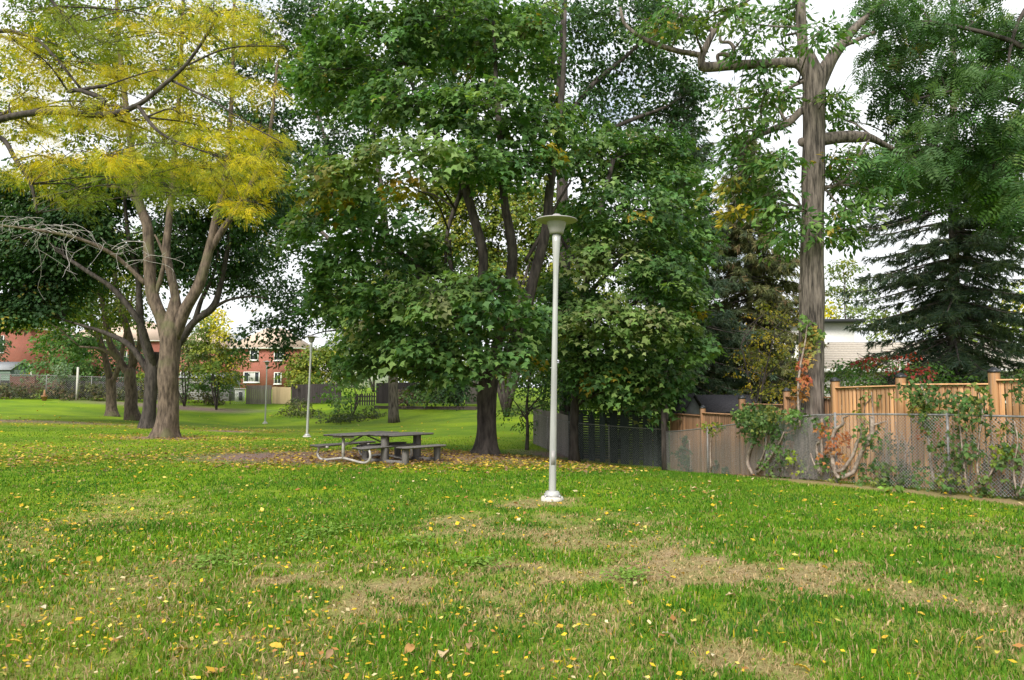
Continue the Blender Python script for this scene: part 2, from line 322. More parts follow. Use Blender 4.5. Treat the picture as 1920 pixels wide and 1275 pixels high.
# ------------------------------------------------------------------ lawn
def ell(x, y, u, v, ru, rv):
    c = gp(u, v); e = gp(u + ru, v); d0 = gp(u, v - rv); d1 = gp(u, v + rv)
    a = abs(e[0] - c[0]); b = abs(d0[1] - d1[1]) / 2; cy = (d0[1] + d1[1]) / 2
    return 1 - np.sqrt(((x - c[0]) / a) ** 2 + ((y - cy) / b) ** 2)
DRY = [(920, 990, 110, 14, .7), (1120, 1000, 140, 20, .8), (1230, 1015, 70, 12, .7), (700, 1095, 170, 34, 1), (780, 1125, 90, 20, .9), (480, 1095, 230, 14, .7), (1020, 1085, 230, 28, 1), (1320, 1080, 210, 30, 1),
       (1530, 1080, 150, 30, .95), (1740, 1110, 120, 34, .9), (1860, 1140, 90, 40, .8), (1530, 1242, 130, 30, .9), (1130, 1150, 110, 40, .6), (240, 1140, 240, 60, .5), (420, 1230, 300, 40, .5), (90, 1000, 130, 50, .5),
       (1890, 1000, 60, 20, .5), (1040, 945, 70, 12, .8), (1600, 1165, 160, 22, .5), (60, 1250, 160, 40, .4), (880, 1215, 120, 24, .35), (1780, 1075, 160, 8, .7), (1040, 1255, 140, 20, .45)]
CLOVER = [(600, 1010, 150, 40), (400, 1060, 140, 30), (760, 1030, 90, 30), (1180, 1085, 60, 16), (900, 1060, 70, 20)]
FENCE = np.array([at(u, v, Y)[:2] for u, v, Y in [(1250, 885, 22), (1400, 893, 18), (1560, 905, 13.9), (1920, 938, 11.2)]] + [np.array([8.9, 6.0])])
def seg_dist(x, y, P):
    d = np.full(len(x), 1e9)
    for a, b in zip(P[:-1], P[1:]):
        ab = b - a; t = np.clip(((x - a[0]) * ab[0] + (y - a[1]) * ab[1]) / (ab @ ab), 0, 1)
        d = np.minimum(d, np.hypot(x - a[0] - t * ab[0], y - a[1] - t * ab[1]))
    return d
def dry_at(x, y):
    d = np.zeros(len(x)); n = .5 + (fbm(x * 1.6, y * 1.6, 2) - .5) * 1.1 + (fbm(x * 5.5, y * 5.5, 4, 3) - .5) * .8
    for u, v, ru, rv, s in DRY: d = np.maximum(d, s * np.clip(ell(x, y, u, v, ru * 1.45, rv * 1.6) * 1.25 + (n - .5) * 2.6, 0, 1))
    d = np.maximum(d, np.clip((fbm(x * .8 + 50, y * .8, 4) - .58) * 3.2, 0, .5) * np.clip((12 - y) / 4, 0, 1))
    d = np.maximum(d, dirt_at(x, y))
    return np.clip(d, 0, 1)
def dirt_at(x, y):
    return np.clip(1.5 - seg_dist(x, y, FENCE + np.array([-.22, -.1])) / .3 + (fbm(x * 1.6, y * 1.6, 2) - .5) * 1.6, 0, 1) * np.clip((20 - y) / 4, 0, 1)
def litter_at(x, y):
    n = fbm(x * .5 + 3, y * .5 + 8, 5); f = np.zeros(len(x))
    for cx, cy, rx, ry, s in [(-2.2, 18.4, 4.8, 3.0, 1.15), (-.4, 20.4, 3.4, 2.6, 1.05), (-9, 20.5, 8.0, 4.0, .36), (-14, 19, 7, 5.0, .36), (-11.2, 27.3, 4, 2.2, .75), (-17, 36, 10, 3.6, .5), (-12, 35, 3, 2, .6), (1, 22.5, 3, 2, .4)]:
        f = np.maximum(f, s * np.clip(1.25 - np.hypot((x - cx) / rx, (y - cy) / ry), 0, 1) * 1.7)
    return np.clip(f * (1 + (n - .5) * 1.6) + (n - .55) * .5 * (f > .02), 0, 1)
def mulch_shade_at(x, y):
    n = fbm(x * .9 + 30, y * .9, 6)
    f = np.maximum(np.clip(1.2 - np.hypot((x + 3.6) / 4.3, (y - 18.9) / 2.1), 0, 1) * 1.6, np.clip(1.15 - np.hypot((x + .7) / 1.9, (y - 20.1) / 1.5), 0, 1) * 1.7)
    f = np.maximum(f, np.clip(1.2 - np.hypot((x + 12.1) / 1.3, (y - 27.0) / 1.0), 0, 1)); f = np.maximum(f, np.clip(1.2 - np.hypot((x + 12.5) / 1.1, (y - 34.0) / .9), 0, 1) * .8)
    f = np.maximum(f, .9 * np.clip(1.2 - np.hypot((x + 26) / 8.5, (y - 36.5) / 1.6), 0, 1)); f = np.maximum(f, .8 * np.clip(1.2 - np.hypot((x + 25) / 7, (y - 57) / 2.0), 0, 1))  # first ellipse paints the dark band of shade under the left trees
    f = np.maximum(f, .9 * np.clip(1.1 - np.hypot((x + 12) / 5, (y - 47.5) / 3.0), 0, 1) * 0 + .75 * np.clip(1.2 - np.hypot((x - 1.9) / 2.2, (y - 25.6) / 2), 0, 1))
    return np.clip(f * (1.4 + (n - .5) * 2.4), 0, 1)
def axis(lo, hi, step, far0, far1, g=1.32):
    a = list(np.arange(lo, hi, step)); s = step
    while a[-1] < far1: s *= g; a.append(a[-1] + s)
    s = step; b = []; p = lo
    while p > far0: s *= g; p -= s; b.append(p)
    return np.array(b[::-1] + a)
xs = axis(-17, 13, .2, -600, 600); ys = axis(2.5, 60, .24, -200, 900)
gx, gy = np.meshgrid(xs, ys, indexing='ij'); X = gx.ravel(); Y_ = gy.ravel(); Z = gz(X, Y_) + (fbm(X * 1.1, Y_ * 1.1, 1) - .5) * .06
nx, ny = len(xs), len(ys); i, j = np.meshgrid(np.arange(nx - 1), np.arange(ny - 1), indexing='ij'); i = i.ravel(); j = j.ravel()
A, B, C_, D = i * ny + j, (i + 1) * ny + j, (i + 1) * ny + j + 1, i * ny + j + 1
mb = MB(); mb.add(np.c_[X, Y_, Z], np.concatenate([np.c_[A, B, C_], np.c_[A, C_, D]]), np.c_[dry_at(X, Y_), litter_at(X, Y_), mulch_shade_at(X, Y_)])
def lawn_mat():
    m, t, b = new_mat('lawn_ground', .9, .15); l = t.links.new
    at_ = N(t, 'ShaderNodeAttribute', attribute_name='col'); se = N(t, 'ShaderNodeSeparateColor'); l(at_.outputs['Color'], se.inputs[0])
    tc = N(t, 'ShaderNodeTexCoord')
    def nz(s, d=6, rg=.6, sc=(1, 1, 1)):
        mp = N(t, 'ShaderNodeMapping'); mp.inputs['Scale'].default_value = sc; n = N(t, 'ShaderNodeTexNoise'); n.inputs['Scale'].default_value = s; n.inputs['Detail'].default_value = d; n.inputs['Roughness'].default_value = rg
        l(tc.outputs['Object'], mp.inputs[0]); l(mp.outputs[0], n.inputs['Vector']); return n.outputs[0]
    def rng_(x, a, b_, c=0, d=1):
        r = N(t, 'ShaderNodeMapRange'); r.inputs[1].default_value = a; r.inputs[2].default_value = b_; r.inputs[3].default_value = c; r.inputs[4].default_value = d; l(x, r.inputs[0]); return r.outputs[0]
    def mix(f, a, b_):
        n = N(t, 'ShaderNodeMix', data_type='RGBA')
        l(f, n.inputs[0])
        for k, c in ((6, a), (7, b_)):
            if isinstance(c, tuple): n.inputs[k].default_value = (*c, 1)
            else: l(c, n.inputs[k])
        return n.outputs[2]
    def mul(a, b_):
        n = N(t, 'ShaderNodeMath', operation='MULTIPLY'); l(a, n.inputs[0])
        if isinstance(b_, float): n.inputs[1].default_value = b_
        else: l(b_, n.inputs[1])
        return n.outputs[0]
    fine = nz(28, 8, .7); mid = nz(2.2, 5); big = nz(.23, 4); streak = nz(.7, 4, .6, (.25, 1.6, 1))
    g = mix(rng_(fine, .3, .7), (.06, .13, .006), (.14, .25, .01)); g = mix(rng_(big, .4, .62), g, mix(rng_(fine, .3, .7), (.13, .22, .005), (.26, .37, .009)))
    g = mix(mul(rng_(streak, .5, .7), .35), g, (.2, .25, .03))
    dry = mix(rng_(fine, .3, .7), (.19, .13, .07), (.42, .31, .18))
    g = mix(mul(rng_(nz(.9, 7, .7), .5, .8), .3), g, (.08, .14, .008)); g = mix(mul(rng_(nz(4.5, 5, .7), .52, .72), .35), g, (.25, .27, .03))
    c = mix(mul(se.outputs[0], rng_(mid, .25, .6, .55, 1)), g, dry)
    mu = mix(rng_(fine, .32, .68), (.1, .07, .068), (.36, .25, .235)); c = mix(se.outputs[2], c, mu)
    lf = rng_(nz(11, 3, .5), .53, .58); lc = mix(rng_(nz(30, 2), .4, .6), (.28, .12, .02), (.5, .33, .03))
    c = mix(mul(mul(lf, se.outputs[1]), .8), c, lc)
    l(c, b.inputs['Base Color'])
    bp = N(t, 'ShaderNodeBump'); bp.inputs['Strength'].default_value = .8; bp.inputs['Distance'].default_value = .04; l(fine, bp.inputs['Height']); l(bp.outputs[0], b.inputs['Normal'])
    return m
lawn = mb.build('lawn', lawn_mat(), smooth=True, kind='structure')

# grass blades, thinning with distance
def scatter(n, y0, y1, pw=1.0, wide=.72, pad=.8, right=None):
    u = rng.random(n); y = y0 * (y1 / y0) ** u if pw == 1 else ((y0 ** (1 - pw) + u * (y1 ** (1 - pw) - y0 ** (1 - pw))) ** (1 / (1 - pw)))
    x = (rng.random(n) * 2 - 1) * (wide * y + pad); return x, y
def fence_side(x, y):       # True on the park side of the right-hand fences
    fx = np.interp(y, FENCE[::-1, 1], FENCE[::-1, 0]); return (x < fx + .1) | (y > 22)
gb = MB()
for n, y0, y1, kind, side_ in ((130000, 3.7, 9.5, 3, 0), (155000, 9.0, 19.0, 1, 0), (80000, 18, 32, 1, 0), (60000, 1.5, 9.5, 1, 1), (60000, 9.5, 24, 1, 1), (30000, .5, 3.8, 1, 2)):
    if side_ == 1: y = rng.uniform(y0, y1, n); x = rng.choice([-1, 1], n) * (.72 * y + .6 + rng.random(n) * 4.5)
    elif side_ == 2: y = rng.uniform(y0, y1, n); x = rng.uniform(-3.5, 3.5, n)
    else: x, y = scatter(n, y0, y1, 1.0)
    dr = dry_at(x, y); mu = mulch_shade_at(x, y); li = litter_at(x, y)
    tuft = fbm(x * 2.6, y * 2.6, 3)
    keep = fence_side(x, y) & (rng.random(n) > dr * .35) & (rng.random(n) > np.maximum(mu, dirt_at(x, y)) * .98) & (rng.random(n) > li * .5) & (rng.random(n) < .35 + 1.3 * tuft) & (x < 13)
    x, y, dr, li, tuft = x[keep], y[keep], dr[keep], li[keep], tuft[keep]; k = len(x)
    z = gz(x, y) + (fbm(x * 1.1, y * 1.1, 1) - .5) * .06 - .004
    P = np.c_[x, y, z]; a = rng.random(k) * 2 * pi; lean = np.abs(rng.normal(.55, .3, k)) + dr * .5
    Lh = (.025 + .06 * rng.random(k)) * np.interp(y, [5, 9, 14], [1, .8, .7]) * (.65 + .8 * tuft) * (1 - .35 * dr) * (1 if kind == 3 else 1.0)
    wd = .0036 * np.clip(y / 4.5, 1, 3.2) * (.7 + .6 * rng.random(k))
    dirv = np.c_[np.cos(a), np.sin(a), np.zeros(k)]; side = np.c_[-np.sin(a + rng.normal(0, .8, k)), np.cos(a), np.zeros(k)]; up = np.array([0, 0, 1.])
    hue = fbm(x * .35 + 9, y * .35 + 4, 6); fg = rng.random(k)
    g1 = np.array([.05, .14, .012]); g2 = np.array([.125, .265, .018]); g3 = np.array([.21, .27, .02]); tan = np.array([.43, .32, .17])
    col = g1 + (g2 - g1) * (fg * .7 + .3 * hue)[:, None]; yl = np.clip((hue - .42) * 3, 0, 1) * .6
    col = col + (g3 - col) * (yl * rng.random(k))[:, None]
    col = col * (.7 + .6 * rng.random(k))[:, None]; patch = np.clip((fbm(x * 1.3 + 70, y * 1.3 + 20, 7) - .4) * 3, 0, 1)
    col = col * (1 - .3 * patch[:, None] * np.array([1, .75, -.8])); lf = np.clip(-x / (.72 * y) * .5 + .5, 0, 1) * np.clip((11 - y) / 3, 0, 1)
    isdry = rng.random(k) < .06 + .1 * lf + .9 * dr ** 1.2; col[isdry] = tan * (.45 + .75 * rng.random(isdry.sum()))[:, None]
    isy = rng.random(k) < .05 * lf; col[isy] = np.array([.5, .4, .03]) * (.6 + .6 * rng.random(isy.sum()))[:, None]
    tip = P + dirv * (Lh * np.sin(lean))[:, None] + up * (Lh * np.cos(np.minimum(lean, 1.45)))[:, None]
    if kind == 3:
        midp = P + dirv * (Lh * .5 * np.sin(lean * .5))[:, None] + up * (Lh * .55 * np.cos(lean * .5))[:, None]
        V = np.stack([P - side * wd[:, None], P + side * wd[:, None], midp + side * wd[:, None] * .8, midp - side * wd[:, None] * .8, tip], 1); T = np.array([(0, 1, 2), (0, 2, 3), (3, 2, 4)])
    else:
        V = np.stack([P - side * wd[:, None], P + side * wd[:, None], tip], 1); T = np.array([(0, 1, 2)])
    q = V.shape[1]; gb.add(V.reshape(-1, 3), ((np.arange(k) * q)[:, None, None] + T[None]).reshape(-1, 3), np.repeat(col, q, 0))
g = gb.build('grass', M['grass'], kind='stuff'); tag(g, 'short green and dry grass blades covering the park lawn', 'grass')

# broad-leaved weeds in the lawn
cb = MB()
for u, v, ru, rv in CLOVER:
    c = gp(u, v); e = gp(u + ru, v); d0 = gp(u, v - rv); d1 = gp(u, v + rv); n = int(420 * ru / 100)
    th = rng.random(n) * 2 * pi; r = np.abs(rng.normal(0, .62, n))
    x = c[0] + np.cos(th) * r * (e[0] - c[0]); y = (d0[1] + d1[1]) / 2 + np.sin(th) * r * (d0[1] - d1[1]) / 2
    kp = fbm(x * 1.8, y * 1.8, 5) > .44; x, y = x[kp], y[kp]; n = len(x)
    a = rng.random(n) * 2 * pi; P = np.c_[x, y, gz(x, y) + .035 + .03 * rng.random(n)]
    leaves(cb, 'leaf', P, np.c_[np.cos(a), np.sin(a), rng.normal(.15, .25, n)], np.c_[rng.normal(0, .3, (n, 2)), np.ones(n)], .025 + .035 * rng.random(n), palette([(.16, .28, .04), (.22, .33, .06), (.13, .24, .035)], [3, 2, 2], n))
w_ = cb.build('weeds', M['leaf'], kind='stuff'); tag(w_, 'low broad leaved weeds spreading through the lawn', 'weeds')

# fallen leaves: small litter as stuff, the big ones in the foreground one by one
fb = MB()
def litter(n, y0, y1, sel, size, pal, zoff=.03, tpl='leaf', wide=.72):
    x, y = scatter(n, y0, y1, 1.0, wide); kp = sel(x, y) & fence_side(x, y) & (x < 12); x, y = x[kp], y[kp]; n = len(x)
    if not n: return
    a = rng.random(n) * 2 * pi; P = np.c_[x, y, gz(x, y) + zoff * (.4 + rng.random(n))]
    leaves(fb, tpl, P, np.c_[np.cos(a), np.sin(a), rng.normal(.1, .3, n)], np.c_[rng.normal(0, .35, (n, 2)), np.ones(n)], size * (.6 + .8 * rng.random(n)), palette(*pal, n) * (.75 + .5 * rng.random(n))[:, None])
YEL = ([(.62, .42, .02), (.55, .33, .03), (.6, .5, .12), (.36, .17, .05), (.6, .5, .28)], [5, 3, 2, 2, 1])
BRN = ([(.28, .17, .08), (.48, .33, .05), (.2, .12, .07), (.55, .4, .06)], [3, 3, 3, 3])
litter(120000, 15, 40, lambda x, y: rng.random(len(x)) < litter_at(x, y) ** 1.2 * .5, .08, BRN)
litter(3200, 9, 30, lambda x, y: rng.random(len(x)) < .35 + .3 * (fbm(x, y, 3) > .5), .07, YEL)
litter(9000, 3.7, 12, lambda x, y: rng.random(len(x)) < np.clip(.2 - x / (y * .72) * .55, .03, .75) * (.3 + 1.1 * (fbm(x * .9, y * .9, 2) > .47)), .034, YEL, .05)
litter(1500, 3.7, 12, lambda x, y: rng.random(len(x)) < .33, .05, YEL, .045)
litter(900, 28, 55, lambda x, y: np.ones(len(x), bool), .11, YEL)
f_ = fb.build('leaf_litter', M['dry_leaf'], kind='stuff'); tag(f_, 'scattered small yellow and brown fallen leaves on the lawn', 'leaf litter')
def big_leaf_mesh(col, seed):
    r = np.random.default_rng(seed); mb = MB(); n = 9; V = []; 
    for i in range(n):
        t = i / (n - 1); wd = .34 * math.sin(pi * min(1, t * .94 + .05)) ** .8 * (1 - .3 * t); cz = .16 * math.sin(pi * t) * (.5 + r.random()) + .05 * t
        V += [[-wd, t, cz + .1 * r.random()], [0, t, cz - .05], [wd, t, cz + .1 * r.random()]]
    T = []
    for i in range(n - 1):
        for k in (0, 1): a = 3 * i + k; T += [(a, a + 1, a + 4), (a, a + 4, a + 3)]
    mb.add(V, T, col); V, T = tube([[0, -.3, .02], [0, 0, .0]], [.012, .016], 4, 1); mb.add(V, T, np.array(col) * .7)
    m = mb.mesh('fallen_leaf', smooth=True); m.materials.append(M['dry_leaf']); return m
BL = [big_leaf_mesh(c, i) for i, c in enumerate([(.5, .38, .22), (.55, .38, .05), (.42, .23, .08), (.55, .48, .33), (.3, .19, .1), (.45, .38, .06)])]
for u, v, k, s in [(75, 1145, 3, .1), (222, 1170, 3, .085), (183, 1060, 1, .11), (218, 1212, 2, .1), (540, 1208, 1, .11), (760, 1233, 2, .12), (828, 1240, 0, .14), (1268, 1212, 3, .13), (1380, 1124, 0, .11), (700, 1062, 0, .09),
                   (640, 1056, 5, .06), (438, 984, 0, .1), (235, 936, 5, .1), (420, 1268, 2, .14), (530, 1223, 1, .1), (325, 1228, 1, .13), (880, 1225, 4, .11), (1008, 1073, 1, .06), (1180, 1140, 1, .07), (980, 1078, 1, .06),
                   (1150, 1002, 1, .08), (1175, 1007, 2, .07), (1432, 980, 0, .09), (1450, 1049, 2, .08), (1540, 1068, 1, .08), (1705, 952, 1, .1), (1223, 972, 0, .09), (1020, 1010, 2, .07), (900, 1053, 4, .09), (115, 1050, 1, .09),
                   (60, 1022, 5, .09), (10, 970, 4, .12), (800, 1050, 4, .08), (1690, 1060, 3, .07), (1110, 1160, 1, .06), (1340, 1235, 3, .06), (1185, 1180, 1, .07), (1490, 1255, 1, .11), (1870, 1232, 5, .06), (150, 1065, 1, .1),
                   (300, 1130, 3, .08), (560, 1118, 2, .06), (470, 1180, 5, .08), (945, 1112, 2, .05), (1600, 1130, 4, .07), (1735, 1160, 1, .06), (1330, 1060, 2, .06), (612, 1244, 4, .09), (255, 1190, 5, .07), (40, 1215, 1, .09)]:
    p = gp(u, v); o = bpy.data.objects.new('fallen_leaf', BL[k]); COL.objects.link(o); o.parent = lawn
    o.location = (p[0], p[1], gz1(*p) + .03); o.scale = (s * .8, s * .85, s * .9); o.rotation_euler = (random.gauss(0, .3), random.gauss(0, .3), random.random() * 6.28)
# ------------------------------------------------------------------ trees
def lim(Y, pts): return np.array([np.r_[at(p[0], p[1], Y + (p[3] if len(p) > 3 else 0)), p[2] / FPX * Y] for p in pts])
MAPLE = ([(.046, .112, .036), (.075, .17, .044), (.12, .22, .055), (.18, .27, .075), (.22, .2, .11), (.45, .3, .03)], [4, 6, 4.4, 2.6, .3, .14])
DARKM = ([(.028, .07, .026), (.042, .1, .032), (.066, .135, .042), (.12, .18, .06), (.33, .26, .03)], [4, 5, 3, .8, .12])
LOCUST = ([(.68, .53, .014), (.54, .48, .02), (.34, .37, .03), (.17, .26, .03), (.68, .45, .02)], [4.5, 4, 2.2, 1.2, .8])
LGREEN = ([(.2, .27, .03), (.3, .34, .025), (.4, .38, .02), (.11, .19, .03)], [4, 3, 1.5, 1.5])
OLIVE = ([(.2, .27, .08), (.24, .25, .12), (.14, .23, .06), (.09, .18, .045), (.3, .24, .1)], [3, 1.2, 4, 4, .3])
LIME = ([(.1, .17, .025), (.17, .23, .03), (.25, .27, .03), (.06, .12, .025), (.4, .34, .03)], [3, 3, 2, 2, .8])
OAKP = ([(.05, .13, .03), (.085, .18, .04), (.13, .22, .05), (.18, .24, .05), (.45, .3, .03)], [3, 4, 3, 1, .12])
ASHP = ([(.04, .1, .03), (.06, .135, .036), (.09, .17, .046), (.14, .2, .05), (.35, .26, .03)], [4, 5, 3, 1, .1])
GOLD = ([(.4, .3, .02), (.26, .25, .03), (.15, .18, .03), (.09, .13, .03), (.5, .3, .03)], [3, 3, 3, 2, .6])
FARP = ([(.12, .18, .05), (.19, .24, .06), (.28, .27, .06), (.09, .14, .05)], [3, 3, 2, 2])
YELP = ([(.62, .5, .02), (.5, .45, .03), (.35, .38, .04)], [3, 2, 1])
def lobe_cfg(**k):
    d = dict(tpl='maple', per=26, size=.14, R=.42, dens=8.0, pal=MAPLE, droop=.45, flat=.75, jit=.35, vary=.32, hang=.35, twig=.5, back=.55, backd=3.2, dz=1.0, core=.45); d.update(k); return d
def crown_of(tb, lb, skel, sr, lobes, Y, c, axis_xy):
    allc = []
    for lo in lobes:
        u, v, ru, rv = lo[:4]; dY = lo[4] if len(lo) > 4 else rng.normal(0, .8); fr = lo[5] if len(lo) > 5 else 1.0; pal = lo[6] if len(lo) > 6 else None
        cc = at(u, v, Y + dY); a = ru / FPX * (Y + dY); b = rv / FPX * (Y + dY); allc.append((cc, a, b, max(.6, (a + b) / 2) * c['dz'], fr, pal))
        if c['back'] > 0:
            e = at(u + rng.normal(0, .3) * ru, v + rng.normal(0, .3) * rv, Y + dY + c['backd'] * (.7 + .6 * rng.random())); allc.append((e, a * 1.05, b * 1.05, (a + b) / 2, fr * c['back'], pal))
    for cc, a, b, dd, fr, pal in allc:
        if skel is not None:
            d = np.linalg.norm(skel - cc, axis=1) + np.maximum(0, skel[:, 2] - cc[2] + .2) * 2.0
            k = int(d.argmin()); s = skel[k]; r0 = min(sr[k] * .55, .012 + .011 * np.linalg.norm(cc - s))
            mid = (s + cc) / 2 + np.array([rng.normal(0, .12), rng.normal(0, .12), .12 * np.linalg.norm(cc - s) * .6])
            tb.add(*tube([s, mid, cc], [r0, r0 * .7, r0 * .4], 5, 4))
        else: r0 = .02
        n = max(3, int(c['dens'] * (a * b + a * dd + b * dd) * fr)); dv = norm(rng.normal(0, 1, (n, 3)) + np.array([0, 0, .22]))
        rho = c['core'] + (1.05 - c['core']) * rng.random(n) ** .6; wob = .8 + .4 * fbm(dv[:, 0] * 2 + cc[0], dv[:, 2] * 2 + cc[2], 1, 2)
        Cn = cc + dv * (rho * wob)[:, None] * np.array([a, dd, b]); O = dv.copy(); O[:, :2] += norm(Cn[:, :2] - axis_xy) * .7; O[:, 2] *= .4; O = norm(O)
        R = c['R'] * (.6 + .7 * rng.random(n))
        spray_leaves(lb, c['tpl'], Cn, O, R, c['per'], c['size'], pal or c['pal'], c['droop'], c['flat'], c['jit'], c['vary'], c['hang'])
        kt = rng.random(n) < c['twig']
        if kt.any():
            E = Cn[kt] + O[kt] * R[kt][:, None] * .4; St = cc + (Cn[kt] - cc) * .15; Md = (St + E) / 2 + rng.normal(0, .1, E.shape) * np.array([1, 1, .5]) + np.array([0, 0, .06])
            tb.add(*sticks(St, Md, r0 * .32 + .002, .006)); tb.add(*sticks(Md, E, .006, .003))
def tree(name, label, base, Y, bark, limbs, lobes, cfg=None, nside=12, ridge=.1, flare=.5, fh=.7, knob=.12, group=None, cat='tree', extra=None, groundz=None, sub=5):
    c = cfg or lobe_cfg(); f = foot(base, Y)
    if groundz is not None: f[2] = groundz
    r = root(name, label, cat, f, group); tb = MB(); lb = MB(); sk = []; sr = []
    for i, l in enumerate(limbs):
        Q = lim(Y, l)
        if i == 0: Q[0, :3] = f - np.array([0, 0, .12])
        tb.add(*tube(Q[:, :3], Q[:, 3], nside if i == 0 else max(7, nside // 2), sub, ridge, flare if i == 0 else 0, fh, seed=i * 3.1 + base % 7, knob=knob))
        q = smooth_path(Q, 4); st = len(q) // 2 if i == 0 else 2; sk.append(q[st:, :3]); sr.append(q[st:, 3])
    if lobes: crown_of(tb, lb, np.concatenate(sk), np.concatenate(sr), lobes, Y, c, f[:2])
    if extra: extra(r, tb, lb)
    tb.build('trunk', M[bark], r, smooth=True)
    if lb.V: lb.build('crown', M['needle'] if c['tpl'] == 'needle' else M['leaf'], r, kind='stuff')
    return r
# --- the four trees of the row on the left, nearest first
def dead_bough(r, tb, lb):
    db = MB(); Y = 27
    q = lim(Y, [(272, 532, 6), (240, 500, 5.2), (200, 470, 4.6, -.4), (140, 445, 3.8, -.8), (60, 430, 3, -1.2), (-20, 420, 2, -1.5)]); tb.add(*tube(q[:, :3], q[:, 3] * .8, 7, 5))
    for u, v, n in [(205, 470, 5), (140, 445, 6), (60, 430, 6), (20, 425, 4), (235, 495, 2), (100, 437, 4)]:
        for _ in range(n):
            p = at(u + random.gauss(0, 14), v - 2, Y - .8 + random.gauss(0, .4)); pts = [p]; up = random.random() < .62
            dx = random.gauss(0, .16); dz = (.2 if up else -.16); dy = random.gauss(0, .12)
            for s in range(7): dx = dx * .55 + random.gauss(0, .17); dz -= random.uniform(.03, .11) if up else random.gauss(0, .06); pts.append(pts[-1] + np.array([dx, dy, dz]) * .95)
            db.add(*tube(pts, np.linspace(.013, .005, 8), 4, 2, cap=False))
            for s in (2, 4, 5): db.add(*sticks(pts[s], pts[s] + np.array([random.gauss(0, .3), random.gauss(0, .2), random.uniform(-.4, .25)]), .008, .004))
    db.build('dead_bough', M['dead_wood'], r, smooth=True)
T1C = lobe_cfg(tpl='leaf', per=30, size=.13, R=.5, dens=11, pal=LIME, twig=.5, back=.35, backd=2.5)
tree('shade_tree', 'large brown trunked tree with three upswept limbs, nearest of the left row', 313, 27, 'bark_brown',
     [[(313, 822, 23.2), (314, 790, 20.2), (316, 720, 18.5), (318, 660, 18.5), (320, 620, 18.1), (323, 590, 12.9), (327, 560, 7.7)],
      [(316, 640, 14.6), (302, 596, 12.5), (284, 545, 11.2), (279, 480, 10.3), (276, 425, 9.5), (263, 385, 8.2), (252, 320, 6.9), (240, 230, 5.6), (225, 100, 4.3), (215, -60, 2.6)],
      [(320, 630, 12.9), (331, 585, 9.9), (326, 540, 8.6), (312, 475, 7.3), (316, 420, 6.5), (321, 370, 5.6), (328, 280, 4.7), (338, 150, 3.9), (345, -40, 2.6)],
      [(323, 635, 14.6), (346, 582, 11.2), (374, 532, 9.9), (393, 465, 8.6), (405, 410, 7.3), (417, 365, 6.5), (428, 280, 5.2), (436, 150, 3.4), (440, -40, 2.6)],
      [(390, 475, 6.9), (418, 430, 6.0), (446, 388, 5.2), (475, 335, 4.3), (505, 250, 3.4), (520, 120, 2.6)],
      [(290, 560, 4.3), (308, 490, 3.9), (300, 460, 2.6), (290, 440, 1.7)], [(268, 395, 5.2), (245, 365, 4.7), (225, 352, 3.0), (200, 350, 1.7)]],
     [(150, 60, 110, 60), (300, 40, 110, 60), (420, 60, 90, 60), (80, 20, 90, 50), (220, 150, 110, 50), (370, 150, 90, 50), (300, 240, 100, 40), (400, 250, 70, 40), (160, 250, 80, 40), (90, 330, 60, 26), (160, 330, 60, 26), (60, 120, 80, 40), (40, 220, 70, 40), (430, 330, 60, 26), (330, 325, 80, 26), (240, 310, 70, 26), (450, 395, 36, 18)],
     T1C, nside=22, ridge=.07, extra=dead_bough)
T2C = lobe_cfg(tpl='leaf', per=28, size=.18, R=.6, dens=15.0, pal=DARKM, twig=.35, back=.5, backd=2.5)
tree('shade_tree', 'black barked tree standing directly behind the nearest left trunk', 278, 34, 'bark_dark',
     [[(278, 806, 15), (280, 770, 12.5), (286, 700, 12), (288, 660, 12)], [(286, 700, 8), (270, 640, 7, 0), (262, 590, 6.5), (258, 520, 5.5), (240, 440, 4), (230, 330, 3)],
      [(290, 690, 7), (280, 655, 6.5, -.5), (262, 605, 6, -1), (215, 545, 5, -1.2), (165, 510, 4, -1.5), (120, 480, 3, -1.5)], [(284, 705, 7), (245, 650, 5.5), (200, 625, 4.5), (160, 612, 3), (120, 600, 2)],
      [(292, 690, 9), (330, 650, 8), (362, 605, 7), (398, 577, 6.5), (412, 540, 5.5), (424, 480, 4.5), (440, 400, 3)], [(365, 603, 5), (378, 560, 4), (398, 520, 3), (410, 470, 2)], [(400, 577, 3.5), (430, 562, 2.5), (470, 556, 2), (500, 560, 1.4)]],
     [(60, 450, 90, 45), (150, 420, 80, 45), (40, 540, 80, 45), (130, 535, 70, 36), (10, 585, 60, 28), (330, 430, 70, 50), (420, 440, 70, 55), (480, 390, 60, 60), (455, 520, 45, 36), (210, 470, 60, 40), (100, 340, 110, 50), (250, 330, 90, 45), (400, 340, 90, 50), (500, 300, 60, 60),
      (-60, 480, 80, 60), (-80, 580, 80, 50), (90, 400, 80, 40), (170, 380, 70, 36), (90, 500, 70, 36), (380, 500, 50, 40), (330, 500, 50, 36), (440, 360, 50, 50), (540, 380, 40, 50), (60, 575, 70, 28), (-40, 360, 90, 60)], T2C, nside=14, knob=.14)
